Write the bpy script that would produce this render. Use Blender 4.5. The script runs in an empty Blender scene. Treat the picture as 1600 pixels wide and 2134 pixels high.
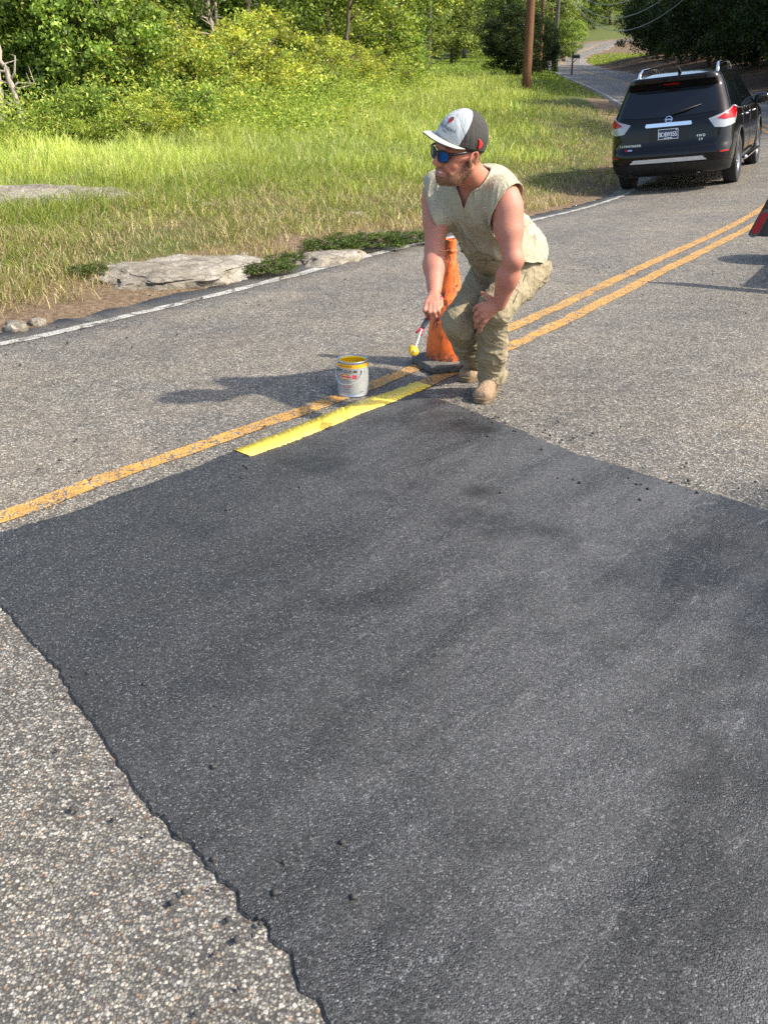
import bpy, bmesh, math, random
import numpy as np
from mathutils import Vector, Matrix, Euler

# ------------------------------------------------------------------ camera, world, sun, exposure
SC = bpy.context.scene
COL = SC.collection
CAM_H = 1.57
PITCH = math.radians(24.3)
cam = bpy.data.cameras.new('camera')
cam.sensor_fit = 'HORIZONTAL'
cam.sensor_width = 36.0
cam.lens = 45.0
cam.clip_start = 0.05
cam.clip_end = 3000.0
cam_o = bpy.data.objects.new('camera', cam)
cam_o.location = (0, 0, CAM_H)
cam_o.rotation_euler = (math.pi / 2 - PITCH, 0, 0)
COL.objects.link(cam_o)
SC.camera = cam_o

SUN_EL = math.radians(43.0)
SUN_AZ = math.radians(106.0)          # clockwise from +Y (the view direction): the sun stands on the right, a little behind the camera
world = bpy.data.worlds.new('World')
SC.world = world
world.use_nodes = True
wn = world.node_tree
bg = wn.nodes['Background']
sky = wn.nodes.new('ShaderNodeTexSky')
sky.sky_type = 'NISHITA'
sky.sun_disc = False
sky.sun_elevation = SUN_EL
sky.sun_rotation = SUN_AZ
sky.air_density = 1.0
sky.dust_density = 2.5
sky.ozone_density = 1.0
wn.links.new(sky.outputs[0], bg.inputs[0])
bg.inputs[1].default_value = 0.15
sun = bpy.data.lights.new('sun', 'SUN')
sun.energy = 3.5
sun.angle = math.radians(1.3)
sun.color = (1.0, 0.93, 0.80)
sun_o = bpy.data.objects.new('sun', sun)
SUN_DIR = Vector((math.sin(SUN_AZ) * math.cos(SUN_EL), math.cos(SUN_AZ) * math.cos(SUN_EL), math.sin(SUN_EL)))
sun_o.rotation_euler = (-SUN_DIR).to_track_quat('-Z', 'Y').to_euler()
COL.objects.link(sun_o)
SC.view_settings.view_transform = 'Standard'
SC.view_settings.look = 'None'
SC.view_settings.exposure = 1.08
SC.view_settings.gamma = 1.0
SC.view_settings.use_curve_mapping = False
SC.cycles.use_denoising = False          # keep the grain of asphalt and leaves
SC.cycles.max_bounces = 8
SC.cycles.transparent_max_bounces = 12

# ------------------------------------------------------------------ helpers
FPX = 2000.0
_c, _s = math.cos(PITCH), math.sin(PITCH)
rng = np.random.default_rng(7)
R = random.Random(11)

def PX(x, y, D):
    """a point at world distance y = D that was measured in the photograph at (x, y)"""
    a, b = (x - 800) / FPX, -(y - 1067) / FPX
    r = np.array([a, _c + b * _s, -_s + b * _c])
    return np.array([0, 0, CAM_H]) + r * (D / r[1])

def GP(x, y, z=0.0):
    a, b = (x - 800) / FPX, -(y - 1067) / FPX
    r = np.array([a, _c + b * _s, -_s + b * _c])
    return np.array([0, 0, CAM_H]) + r * ((z - CAM_H) / r[2])

def tag(o, label=None, cat=None, group=None, kind=None):
    if label: o['label'] = label
    if cat: o['category'] = cat
    if group: o['group'] = group
    if kind: o['kind'] = kind
    return o

def empty(name, loc=(0, 0, 0), label=None, cat=None, group=None):
    o = bpy.data.objects.new(name, None)
    o.location = loc
    o.empty_display_size = 0.2
    COL.objects.link(o)
    return tag(o, label, cat, group)

def link(name, me, parent=None, mat=None):
    o = bpy.data.objects.new(name, me)
    COL.objects.link(o)
    if parent is not None:
        o.parent = parent
    if mat is not None and not me.materials:
        me.materials.append(mat)
    return o

def mesh_np(name, V, F, mat=None, col=None, smooth=True, parent=None, uv=None):
    """fast mesh from numpy: V (n,3), F list of (m,k) index arrays, col (n,3) per vertex colour"""
    if not isinstance(F, (list, tuple)): F = [F]
    F = [np.asarray(f, dtype=np.int32) for f in F if len(f)]
    me = bpy.data.meshes.new(name)
    V = np.asarray(V, dtype=np.float32)
    me.vertices.add(len(V)); me.vertices.foreach_set('co', V.ravel())
    loops = np.concatenate([f.ravel() for f in F])
    tot = np.concatenate([np.full(len(f), f.shape[1], dtype=np.int32) for f in F])
    start = np.concatenate([[0], np.cumsum(tot)[:-1]]).astype(np.int32)
    me.loops.add(len(loops)); me.loops.foreach_set('vertex_index', loops)
    me.polygons.add(len(tot)); me.polygons.foreach_set('loop_start', start)
    try: me.polygons.foreach_set('loop_total', tot)
    except Exception: pass
    me.update(calc_edges=True)
    if smooth: me.polygons.foreach_set('use_smooth', np.ones(len(tot), dtype=bool))
    if col is not None:
        a = me.color_attributes.new('Col', 'FLOAT_COLOR', 'POINT')
        c4 = np.ones((len(V), 4), dtype=np.float32); c4[:, :3] = col
        a.data.foreach_set('color', c4.ravel())
    me.validate()
    return link(name, me, parent, mat)

def bm_obj(name, bm, mat=None, parent=None, smooth=True):
    bmesh.ops.recalc_face_normals(bm, faces=bm.faces)
    me = bpy.data.meshes.new(name)
    bm.to_mesh(me); bm.free()
    for p in me.polygons: p.use_smooth = smooth
    if smooth and hasattr(me, 'set_sharp_from_angle'):
        me.set_sharp_from_angle(angle=math.radians(40))
    return link(name, me, parent, mat)

def bm_box(bm, c, s, rot=None, bevel=0.0):
    r = bmesh.ops.create_cube(bm, size=1.0)
    vs = r['verts']
    for v in vs: v.co = Vector((v.co.x * s[0], v.co.y * s[1], v.co.z * s[2]))
    if bevel > 0:
        es = list({e for v in vs for e in v.link_edges})
        rb = bmesh.ops.bevel(bm, geom=es, offset=bevel, segments=2, affect='EDGES', profile=0.6)
        vs = list({v for f in rb['faces'] for v in f.verts} | {v for v in vs if v.is_valid})
    for v in vs:
        co = v.co
        if rot is not None: co = rot @ co
        v.co = co + Vector(c)
    return vs

def tube_np(pts, rad, n=8, cap=True):
    """tube along points with a radius per point -> V, [quads, tris]"""
    pts = np.asarray(pts, float); m = len(pts)
    rad = np.broadcast_to(np.asarray(rad, float), (m,))
    tan = np.gradient(pts, axis=0)
    tan /= np.linalg.norm(tan, axis=1)[:, None] + 1e-9
    ref = np.array([0.0, 0, 1]) if abs(tan[0, 2]) < 0.9 else np.array([1.0, 0, 0])
    V = []
    u = np.cross(tan[0], ref); u /= np.linalg.norm(u)
    for i in range(m):
        u = u - tan[i] * np.dot(u, tan[i]); u /= np.linalg.norm(u) + 1e-9
        w = np.cross(tan[i], u)
        a = np.linspace(0, 2 * np.pi, n, endpoint=False)
        V.append(pts[i] + rad[i] * (np.cos(a)[:, None] * u + np.sin(a)[:, None] * w))
    V = np.concatenate(V)
    Q = []
    for i in range(m - 1):
        j = np.arange(n); k = (j + 1) % n
        Q.append(np.stack([i * n + j, i * n + k, (i + 1) * n + k, (i + 1) * n + j], 1))
    Q = np.concatenate(Q); T = np.zeros((0, 3), int)
    if cap:
        b = len(V); V = np.vstack([V, pts[0], pts[-1]])
        j = np.arange(n); k = (j + 1) % n
        T = np.vstack([np.stack([np.full(n, b), k, j], 1), np.stack([np.full(n, b + 1), (m - 1) * n + j, (m - 1) * n + k], 1)])
    return V, Q, T

class Geo:
    """collects pieces that belong to ONE part"""
    def __init__(s): s.V = []; s.Q = []; s.T = []; s.C = []; s.n = 0
    def add(s, V, Q=None, T=None, col=None):
        V = np.asarray(V, float)
        if Q is not None and len(Q): s.Q.append(np.asarray(Q) + s.n)
        if T is not None and len(T): s.T.append(np.asarray(T) + s.n)
        s.V.append(V); s.n += len(V)
        if col is not None: s.C.append(np.broadcast_to(np.asarray(col, float), (len(V), 3)))
        return s
    def tube(s, pts, rad, n=8, cap=True, col=None):
        V, Q, T = tube_np(pts, rad, n, cap); return s.add(V, Q, T, col)
    def build(s, name, mat=None, parent=None, smooth=True):
        F = []
        if s.Q: F.append(np.concatenate(s.Q))
        if s.T: F.append(np.concatenate(s.T))
        return mesh_np(name, np.concatenate(s.V), F, mat, np.concatenate(s.C) if s.C else None, smooth, parent)

def lathe(profile, n=32, name='part', mat=None, parent=None, smooth=True):
    """profile (r, z) list -> surface of revolution; radius 0 closes it"""
    bm = bmesh.new(); rings = []
    for r, z in profile:
        if r < 1e-6: rings.append([bm.verts.new((0, 0, z))])
        else: rings.append([bm.verts.new((r * math.cos(2 * math.pi * k / n), r * math.sin(2 * math.pi * k / n), z)) for k in range(n)])
    for a, b in zip(rings, rings[1:]):
        for k in range(n):
            k2 = (k + 1) % n
            if len(a) == 1 and len(b) == 1: break
            if len(a) == 1: bm.faces.new((a[0], b[k], b[k2]))
            elif len(b) == 1: bm.faces.new((a[k], b[0], a[k2]))
            else: bm.faces.new((a[k], b[k], b[k2], a[k2]))
    return bm_obj(name, bm, mat, parent, smooth)

# value noise for shaping meshes
_perm = np.random.default_rng(3).permutation(512)
_val = np.random.default_rng(4).random(512)
def vnoise(p):
    p = np.asarray(p, float); i = np.floor(p).astype(int); f = p - i; f = f * f * (3 - 2 * f)
    out = 0
    for dx in (0, 1):
        for dy in (0, 1):
            for dz in (0, 1):
                h = _perm[(_perm[(_perm[(i[..., 0] + dx) & 511] + i[..., 1] + dy) & 511] + i[..., 2] + dz) & 511]
                w = (f[..., 0] if dx else 1 - f[..., 0]) * (f[..., 1] if dy else 1 - f[..., 1]) * (f[..., 2] if dz else 1 - f[..., 2])
                out = out + w * _val[h]
    return out * 2 - 1
def fbm(p, o=4):
    p = np.asarray(p, float); a = 1.0; t = 0
    for k in range(o):
        t = t + a * vnoise(p * (2 ** k) + 17.3 * k); a *= 0.5
    return t

# ------------------------------------------------------------------ materials
class NT:
    def __init__(s, name):
        s.m = bpy.data.materials.new(name); s.m.use_nodes = True
        s.t = s.m.node_tree; s.t.nodes.clear()
        s.out = s.t.nodes.new('ShaderNodeOutputMaterial')
    def n(s, typ, **kw):
        nd = s.t.nodes.new(typ)
        for k, v in kw.items():
            if k in nd.inputs.keys() if isinstance(k, str) else False: pass
            setattr(nd, k, v)
        return nd
    def l(s, a, b): s.t.links.new(a, b)
    def set(s, sock, v):
        if isinstance(v, bpy.types.NodeSocket): s.l(v, sock)
        else:
            if isinstance(v, (tuple, list)) and len(v) == 3 and sock.type == 'RGBA': v = (*v, 1)
            sock.default_value = v
    def coord(s, which='Object', scale=(1, 1, 1), rot=(0, 0, 0), loc=(0, 0, 0)):
        if which == 'World':
            src = s.n('ShaderNodeNewGeometry').outputs['Position']
        else:
            src = s.n('ShaderNodeTexCoord').outputs[which]
        mp = s.n('ShaderNodeMapping')
        s.l(src, mp.inputs[0]); mp.inputs['Scale'].default_value = scale
        mp.inputs['Rotation'].default_value = rot; mp.inputs['Location'].default_value = loc
        return mp.outputs[0]
    def road_coord(s, su, sv):
        """world coordinates turned along the near stretch of the road, then scaled"""
        a = s.coord('World', rot=(0, 0, math.radians(-51.5))); m = s.n('ShaderNodeMapping'); s.l(a, m.inputs[0]); m.inputs['Scale'].default_value = (su, sv, 1); return m.outputs[0]
    def noise(s, vec, scale=5, detail=4, rough=0.55, out='Fac', dist=0.0):
        nd = s.n('ShaderNodeTexNoise'); s.l(vec, nd.inputs['Vector'])
        nd.inputs['Scale'].default_value = scale; nd.inputs['Detail'].default_value = detail
        nd.inputs['Roughness'].default_value = rough; nd.inputs['Distortion'].default_value = dist
        return nd.outputs[out]
    def voro(s, vec, scale=5, feature='F1', out='Distance', rnd=1.0):
        nd = s.n('ShaderNodeTexVoronoi'); nd.feature = feature; s.l(vec, nd.inputs['Vector'])
        nd.inputs['Scale'].default_value = scale; nd.inputs['Randomness'].default_value = rnd
        return nd.outputs[out]
    def ramp(s, fac, stops, interp='LINEAR'):
        nd = s.n('ShaderNodeValToRGB'); nd.color_ramp.interpolation = interp
        cr = nd.color_ramp
        while len(cr.elements) < len(stops): cr.elements.new(0.5)
        for e, (p, c) in zip(cr.elements, stops):
            e.position = p
            e.color = (c, c, c, 1) if not isinstance(c, (tuple, list)) else (*c[:3], 1)
        s.l(fac, nd.inputs[0]); return nd.outputs[0]
    def math(s, op, a, b=0.5, clamp=False):
        nd = s.n('ShaderNodeMath'); nd.operation = op; nd.use_clamp = clamp
        s.set(nd.inputs[0], a); s.set(nd.inputs[1], b); return nd.outputs[0]
    def mix(s, fac, a, b, blend='MIX'):
        nd = s.n('ShaderNodeMix'); nd.data_type = 'RGBA'; nd.blend_type = blend
        s.set(nd.inputs[0], fac); s.set(nd.inputs[6], a); s.set(nd.inputs[7], b); return nd.outputs[2]
    def vcol(s, name='Col'):
        nd = s.n('ShaderNodeVertexColor'); nd.layer_name = name; return nd.outputs[0]
    def sep(s, vec, k):
        nd = s.n('ShaderNodeSeparateXYZ'); s.l(vec, nd.inputs[0]); return nd.outputs[k]
    def bump(s, h, strength=0.5, dist=0.01, normal=None):
        nd = s.n('ShaderNodeBump'); s.l(h, nd.inputs['Height'])
        nd.inputs['Strength'].default_value = strength; nd.inputs['Distance'].default_value = dist
        if normal is not None: s.l(normal, nd.inputs['Normal'])
        return nd.outputs[0]
    def bsdf(s, color=(0.5, 0.5, 0.5), rough=0.6, metal=0.0, normal=None, spec=0.5, coat=0.0, emit=None, sss=0.0):
        b = s.n('ShaderNodeBsdfPrincipled')
        s.set(b.inputs['Base Color'], color); s.set(b.inputs['Roughness'], rough); s.set(b.inputs['Metallic'], metal)
        s.set(b.inputs['Specular IOR Level'], spec)
        if normal is not None: s.l(normal, b.inputs['Normal'])
        if coat: b.inputs['Coat Weight'].default_value = coat; b.inputs['Coat Roughness'].default_value = 0.03
        if sss:
            b.inputs['Subsurface Weight'].default_value = sss; b.inputs['Subsurface Radius'].default_value = (0.012, 0.005, 0.003)
            b.inputs['Subsurface Scale'].default_value = 0.6
        return b.outputs[0]
    def done(s, shader):
        s.l(shader, s.out.inputs[0]); return s.m

def simple(name, color, rough=0.6, metal=0.0, var=0.12, nscale=30, bump=0.15, bdist=0.003, spec=0.5, coat=0.0):
    """one colour with slight procedural variation and fine relief"""
    t = NT(name); v = t.coord('Object')
    nz = t.noise(v, nscale, 5)
    lo = tuple(c * (1 - var) for c in color); hi = tuple(min(1, c * (1 + var)) for c in color)
    c = t.ramp(nz, [(0.3, lo), (0.7, hi)])
    return t.done(t.bsdf(c, rough, metal, t.bump(nz, bump, bdist) if bump else None, spec, coat))
# ------------------------------------------------------------------ road geometry: centre line with heights
CTRL = np.array([(-11.0, -6.5, 0), (-7.0, -2.6, 0), (-3.4, 1.05, 0), (-1.41, 3.36, 0), (-0.98, 3.91, 0), (-0.18, 4.87, 0), (0.29, 5.52, 0),
                 (0.97, 6.5, 0), (2.36, 8.72, 0.0), (5.2, 13.3, 0.03), (7.6, 18.6, 0.17), (9.67, 26.0, 0.42), (11.6, 40.0, 0.85),
                 (13.4, 58.0, 1.37), (17.0, 87.0, 2.0), (20.5, 115.0, 2.64), (25.0, 150.0, 3.9), (30.3, 172.0, 5.2),
                 (35.9, 188.0, 6.3), (41.5, 205.0, 7.75), (52.0, 224.0, 9.2), (70.0, 250.0, 11.0)])
def catmull(P, n=24):
    P = np.vstack([2 * P[0] - P[1], P, 2 * P[-1] - P[-2]]); out = []
    for i in range(1, len(P) - 2):
        p0, p1, p2, p3 = P[i - 1:i + 3]
        # centripetal parametrisation
        t0 = 0; t1 = t0 + np.linalg.norm(p1 - p0) ** .5; t2 = t1 + np.linalg.norm(p2 - p1) ** .5; t3 = t2 + np.linalg.norm(p3 - p2) ** .5
        t = np.linspace(t1, t2, n, endpoint=False)[:, None]
        A1 = (t1 - t) / (t1 - t0) * p0 + (t - t0) / (t1 - t0) * p1
        A2 = (t2 - t) / (t2 - t1) * p1 + (t - t1) / (t2 - t1) * p2
        A3 = (t3 - t) / (t3 - t2) * p2 + (t - t2) / (t3 - t2) * p3
        B1 = (t2 - t) / (t2 - t0) * A1 + (t - t0) / (t2 - t0) * A2
        B2 = (t3 - t) / (t3 - t1) * A2 + (t - t1) / (t3 - t1) * A3
        out.append((t2 - t) / (t2 - t1) * B1 + (t - t1) / (t2 - t1) * B2)
    out.append(P[-2][None]); return np.concatenate(out)
CL = catmull(CTRL)
# light smoothing so that the measured points do not wiggle, then even steps
for _ in range(30):
    CL[1:-1] = 0.25 * CL[:-2] + 0.5 * CL[1:-1] + 0.25 * CL[2:]
_d = np.concatenate([[0], np.cumsum(np.linalg.norm(np.diff(CL[:, :2], axis=0), axis=1))])
_sn = np.concatenate([np.arange(0, 45, 0.15), np.arange(45, _d[-1], 0.8)])
CL = np.stack([np.interp(_sn, _d, CL[:, k]) for k in range(3)], 1)
CT = np.gradient(CL[:, :2], axis=0); CT /= np.linalg.norm(CT, axis=1)[:, None]
CN = np.stack([CT[:, 1], -CT[:, 0]], 1)                # points to the right of the driving direction
BANK = np.interp(CL[:, 1], [8.5, 12, 15.5, 21, 32, 50, 120, 150, 190, 215], [0, 0.045, 0.10, 0.115, 0.06, 0.0, 0.0, -0.04, -0.05, 0])
LEFT_E, RIGHT_E = -2.86, 3.45

def road_sd(x, y):
    """signed lateral distance to the centre line (right positive), road index"""
    x = np.asarray(x, float).ravel(); y = np.asarray(y, float).ravel()
    d = np.empty(len(x)); idx = np.empty(len(x), int)
    for a in range(0, len(x), 20000):
        dx = x[a:a + 20000, None] - CL[None, :, 0]; dy = y[a:a + 20000, None] - CL[None, :, 1]
        i = np.argmin(dx * dx + dy * dy, axis=1); r = np.arange(len(i))
        d[a:a + 20000] = dx[r, i] * CN[i, 0] + dy[r, i] * CN[i, 1]; idx[a:a + 20000] = i
        far = np.hypot(dx[r, i], dy[r, i]); d[a:a + 20000] = np.sign(d[a:a + 20000]) * far
    return d, idx

_by = np.array([-60, 9, 13.3, 18.6, 26, 40, 58, 87, 115, 150, 172, 188, 205, 224, 300, 500, 900])
_bm = np.array([0, 0, .0, .03, .12, .50, 1.15, 1.95, 2.64, 3.9, 5.2, 6.3, 7.75, 9.2, 17, 40, 80.])   # the meadow lies lower than the road
_bz = np.array([0, 0, .03, .17, .42, .85, 1.37, 2.0, 2.64, 3.9, 5.2, 6.3, 7.75, 9.2, 17, 40, 80.])
def smooth(a, b, x):
    t = np.clip((x - a) / (b - a), 0, 1); return t * t * (3 - 2 * t)
def ground_z(x, y, d=None, idx=None):
    shp = np.shape(x)
    x = np.asarray(x, float).ravel(); y = np.asarray(y, float).ravel()
    if d is None: d, idx = road_sd(x, y)
    base = np.interp(y, _by, _bm)
    zr = CL[idx, 2] + BANK[idx] * np.clip(d, LEFT_E - 0.3, RIGHT_E + 0.3)
    p = np.stack([x * 0.35, y * 0.35, 0 * x], 1)
    und = 0.10 * fbm(p, 3) + 0.035 * fbm(p * 6, 2)
    # left verge: dirt strip, low bank, meadow
    l = -d + LEFT_E                                     # metres left of the pavement edge
    bankh = 0.02 * smooth(0, 0.2, l) + 0.13 * smooth(0.35, 1.6, l) + 0.07 * smooth(1.5, 4.0, l)
    hill = 0.10 * np.clip(l - 14, 0, 200) * smooth(20, 40, y) + 0.0 * x
    left = zr + bankh * smooth(3.0, 8.0, y) + und * smooth(0.3, 2.2, l) + hill
    mixl = smooth(2.0, 9.0, l)
    left = left * (1 - mixl) + (base + bankh + und + hill) * mixl
    r = d - RIGHT_E
    right = zr + 0.03 * smooth(0, .3, r) + (0.10 * np.clip(r, 0, 3) + 0.16 * np.clip(r - 1.5, 0, 60)) * smooth(18, 34, y) + und * smooth(0.3, 2, r)
    z = np.where(l > 0, left, np.where(r > 0, right, zr))
    return z.reshape(shp)

# ------------------------------------------------------------------ asphalt look
def asphalt(t, chip=138.0, tint=None):
    """worn chip-seal asphalt: colour, roughness, height"""
    v0 = t.coord('World'); v = t.mix(0.009, v0, t.noise(v0, 95, 3, .6, 'Color'), 'ADD')      # warped, so that the chips are not round cells
    cell = t.voro(v, chip, 'F1', 'Color'); dist = t.voro(v, chip, 'F1', 'Distance')
    r = t.sep(cell, 0); g = t.sep(cell, 1)
    chips = t.ramp(r, [(0.0, (0.085, 0.081, 0.076)), (0.30, (0.15, 0.142, 0.13)), (0.62, (0.25, 0.236, 0.212)), (0.88, (0.38, 0.362, 0.325)), (1.0, (0.56, 0.535, 0.485))])
    warm = t.ramp(g, [(0.0, (0.90, 0.92, 0.95)), (0.55, (1, 0.965, 0.90)), (0.93, (1.0, 0.90, 0.74)), (0.985, (1.0, 0.62, 0.42))])
    c = t.mix(1.0, chips, warm, 'MULTIPLY')
    bury = t.math('MULTIPLY', t.math('SUBTRACT', t.noise(v0, 22, 5, .7), 0.5), 0.9)
    tar = t.ramp(t.math('ADD', dist, bury), [(0.34, 0.0), (0.66, 0.9)])
    c = t.mix(tar, c, (0.058, 0.055, 0.051))
    cell2 = t.voro(v, chip * .55, 'F1', 'Color'); dist2 = t.voro(v, chip * .55, 'F1', 'Distance')
    st = t.math('MULTIPLY', t.ramp(t.sep(cell2, 0), [(0.66, 0.0), (0.70, 1.0)]), t.ramp(dist2, [(0.34, 1.0), (0.46, 0.0)]))
    c = t.mix(st, c, t.ramp(t.sep(cell2, 1), [(0.0, (0.10, 0.095, 0.088)), (0.45, (0.24, 0.225, 0.20)), (0.8, (0.40, 0.375, 0.33)), (1.0, (0.52, 0.48, 0.42))]))
    big = t.noise(v, 0.7, 5, 0.6); mid = t.noise(v, 6, 4, 0.6)
    c = t.mix(1.0, c, t.ramp(big, [(0.3, (0.80, 0.80, 0.82)), (0.55, (1, 0.99, 0.96)), (0.75, (1.20, 1.12, 0.97))]), 'MULTIPLY')
    c = t.mix(1.0, c, t.ramp(mid, [(0.3, 0.80), (0.7, 1.14)]), 'MULTIPLY')
    h = t.math('SUBTRACT', 1.0, dist)
    h = t.math('ADD', h, t.math('MULTIPLY', r, 0.5))
    return v, c, big, mid, h

def mat_road():
    t = NT('old_asphalt')
    v, c, big, mid, h = asphalt(t)
    # dust and soil tracked along the left lane and a few dark tyre bands along the road
    d = t.vcol('Col'); lat = t.sep(d, 0)                # lateral position 0..1 over the width
    wheel = t.ramp(lat, [(0.08, 1.0), (0.2, 0.90), (0.33, 1.04), (0.45, 0.93), (0.5, 1.0), (0.62, 0.90), (0.74, 1.02), (0.86, 0.9), (0.95, 1.0)])
    c = t.mix(1.0, c, wheel, 'MULTIPLY')
    dust = t.math('MULTIPLY', t.ramp(lat, [(0.0, 0.75), (0.06, 0.25), (0.2, 0.1), (0.4, 0.22), (0.55, 0.0)]), t.ramp(t.noise(v, 1.6, 5, .65), [(0.42, 0.0), (0.7, 1.0)]))
    c = t.mix(dust, c, (0.33, 0.25, 0.16))
    return t.done(t.bsdf(c, 0.72, 0, t.bump(h, 0.6, 0.005), 0.35))
M_ROAD = mat_road()

def mat_patch():
    t = NT('fresh_asphalt')
    v = t.coord('World')
    along = t.road_coord(0.5, 2.3)
    cell = t.voro(v, 230, 'F1', 'Color'); dist = t.voro(v, 230, 'F1', 'Distance')
    big = t.noise(v, 1.1, 6, 0.62); smear = t.noise(along, 1.5, 6, 0.65); fine = t.noise(v, 150, 5, 0.75); grain = t.noise(v, 520, 2, 0.6)
    r = t.sep(cell, 0)
    c = t.ramp(r, [(0.0, (0.014, 0.014, 0.0145)), (0.6, (0.030, 0.030, 0.031)), (0.95, (0.048, 0.048, 0.050)), (0.99, (0.11, 0.11, 0.11))])
    # chalky dust dragged over the surface, more of it towards the right
    x = t.sep(v, 0)
    side = t.ramp(t.math('ADD', t.math('MULTIPLY', x, 0.42), 0.42, True), [(0.10, 0.10), (0.55, 0.75), (0.95, 1.0)])
    dm = t.math('MULTIPLY', t.ramp(smear, [(0.36, 0.0), (0.55, 0.85), (0.72, 1.0)]), side)
    c = t.mix(t.math('MULTIPLY', dm, 0.74), c, (0.120, 0.119, 0.119))
    scuff = t.noise(t.road_coord(2.0, 7.0), 2.6, 8, 0.74)
    c = t.mix(t.math('MULTIPLY', t.ramp(scuff, [(0.58, 0.0), (0.68, 0.7)]), side), c, (0.20, 0.20, 0.203))
    wet = t.ramp(t.noise(v, 1.7, 5, .65), [(0.52, 0.0), (0.66, 0.7)])
    c = t.mix(wet, c, (0.014, 0.0135, 0.0135))
    for sx, sy, r0, r1 in ((*GP(975, 893)[:2], .05, .16), (*GP(1000, 1028)[:2], .02, .10), (*GP(1015, 900)[:2], .02, .09)):      # two wet spills
        dv = t.n('ShaderNodeVectorMath'); dv.operation = 'DISTANCE'; t.l(t.mix(0.10, v, t.noise(v, 9, 4, .6, 'Color'), 'ADD'), dv.inputs[0]); dv.inputs[1].default_value = (sx + .05, sy + .05, 0.05)
        sp = t.ramp(dv.outputs['Value'], [(r0, 0.75), (r1, 0.0)]); c = t.mix(sp, c, (0.010, 0.0095, 0.009)); wet = t.math('MAXIMUM', wet, sp)
    coarse = t.ramp(t.noise(v, 3.2, 4, .6), [(0.40, 0.15), (0.60, 1.3)])
    c = t.mix(1.0, c, t.ramp(r, [(0.0, 0.45), (0.5, 0.85), (0.9, 1.2), (1.0, 1.55)]), 'MULTIPLY'); c = t.mix(t.ramp(t.sep(cell, 1), [(0.985, 0.0), (0.992, 0.5)]), c, (0.26, 0.26, 0.255))
    pits = t.math('MULTIPLY', t.ramp(t.noise(v, 75, 4, .75), [(0.36, 1.0), (0.44, 0.0)]), t.ramp(t.noise(v, 2.4, 4, .6), [(0.45, 0.05), (0.62, 0.9)]))
    c = t.mix(pits, c, (0.008, 0.008, 0.008))
    h = t.math('ADD', t.math('MULTIPLY', fine, coarse), t.math('MULTIPLY', t.math('SUBTRACT', 1.0, dist), 0.55))
    nrm = t.bump(h, 0.9, 0.0058)
    nrm = t.bump(grain, 0.35, 0.002, nrm)
    return t.done(t.bsdf(c, t.ramp(t.math('ADD', t.math('MULTIPLY', wet, -.3), smear), [(0.2, 0.42), (0.7, 0.60)]), 0, nrm, 0.5))
M_PATCH = mat_patch()

def mat_paint(name, col, worn, crack_scale=9.0, amount=0.5):
    t = NT(name)
    v, c, big, mid, h = asphalt(t)
    edge = t.voro(t.mix(0.12, v, t.noise(v, 12, 3, out='Color'), 'ADD'), crack_scale, 'DISTANCE_TO_EDGE', 'Distance')
    crack = t.ramp(edge, [(0.018, 0.0), (0.05, 1.0)])
    pit = t.ramp(t.voro(v, 138.0, 'F1', 'Distance'), [(0.45, 1.0), (0.75, 0.15)])
    wear = t.ramp(t.noise(v, 9, 6, 0.7), [(worn - 0.10, 0.0), (worn + 0.06, 1.0)])
    m = t.math('MULTIPLY', t.math('MULTIPLY', crack, pit), wear)
    col2 = tuple(k * 0.72 for k in col)
    pc = t.mix(t.ramp(t.noise(v, 5, 4), [(0.35, 0.0), (0.65, 1.0)]), col, col2)
    pc = t.mix(t.math('MULTIPLY', t.ramp(t.noise(v, 60, 4), [(0.5, 0), (0.75, 1)]), 0.35), pc, (0.10, 0.085, 0.06))
    cc = t.mix(t.math('MULTIPLY', m, amount), c, pc)
    return t.done(t.bsdf(cc, 0.65, 0, t.bump(h, 0.5, 0.005), 0.4))
M_YOLD = mat_paint('worn_yellow_paint', (0.72, 0.36, 0.055), 0.36, 9.0, 0.95)
M_WHITE = mat_paint('worn_white_paint', (0.60, 0.58, 0.52), 0.44, 3.0, 0.92)
def mat_fresh():
    t = NT('fresh_yellow_paint'); v = t.coord('World')
    dist = t.voro(v, 120.0, 'F1', 'Distance'); nz = t.noise(v, 7, 4)
    c = t.ramp(nz, [(0.3, (0.80, 0.56, 0.05)), (0.7, (0.88, 0.66, 0.09))])
    miss = t.math('MULTIPLY', t.ramp(t.noise(v, 160, 3, .7), [(0.60, 0.0), (0.70, 1.0)]), 0.5)
    c = t.mix(miss, c, (0.42, 0.27, 0.03))
    thin = t.math('MULTIPLY', t.ramp(t.noise(t.road_coord(3.0, 26.0), 3.0, 5, .7), [(0.52, 0.0), (0.68, 0.55)]), t.ramp(dist, [(0.30, 0.2), (0.6, 1.0)]))
    c = t.mix(thin, c, (0.30, 0.20, 0.035))
    return t.done(t.bsdf(c, 0.42, 0, t.bump(t.math('SUBTRACT', 1.0, dist), 0.5, 0.004), 0.5))
M_YNEW = mat_fresh()

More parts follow.
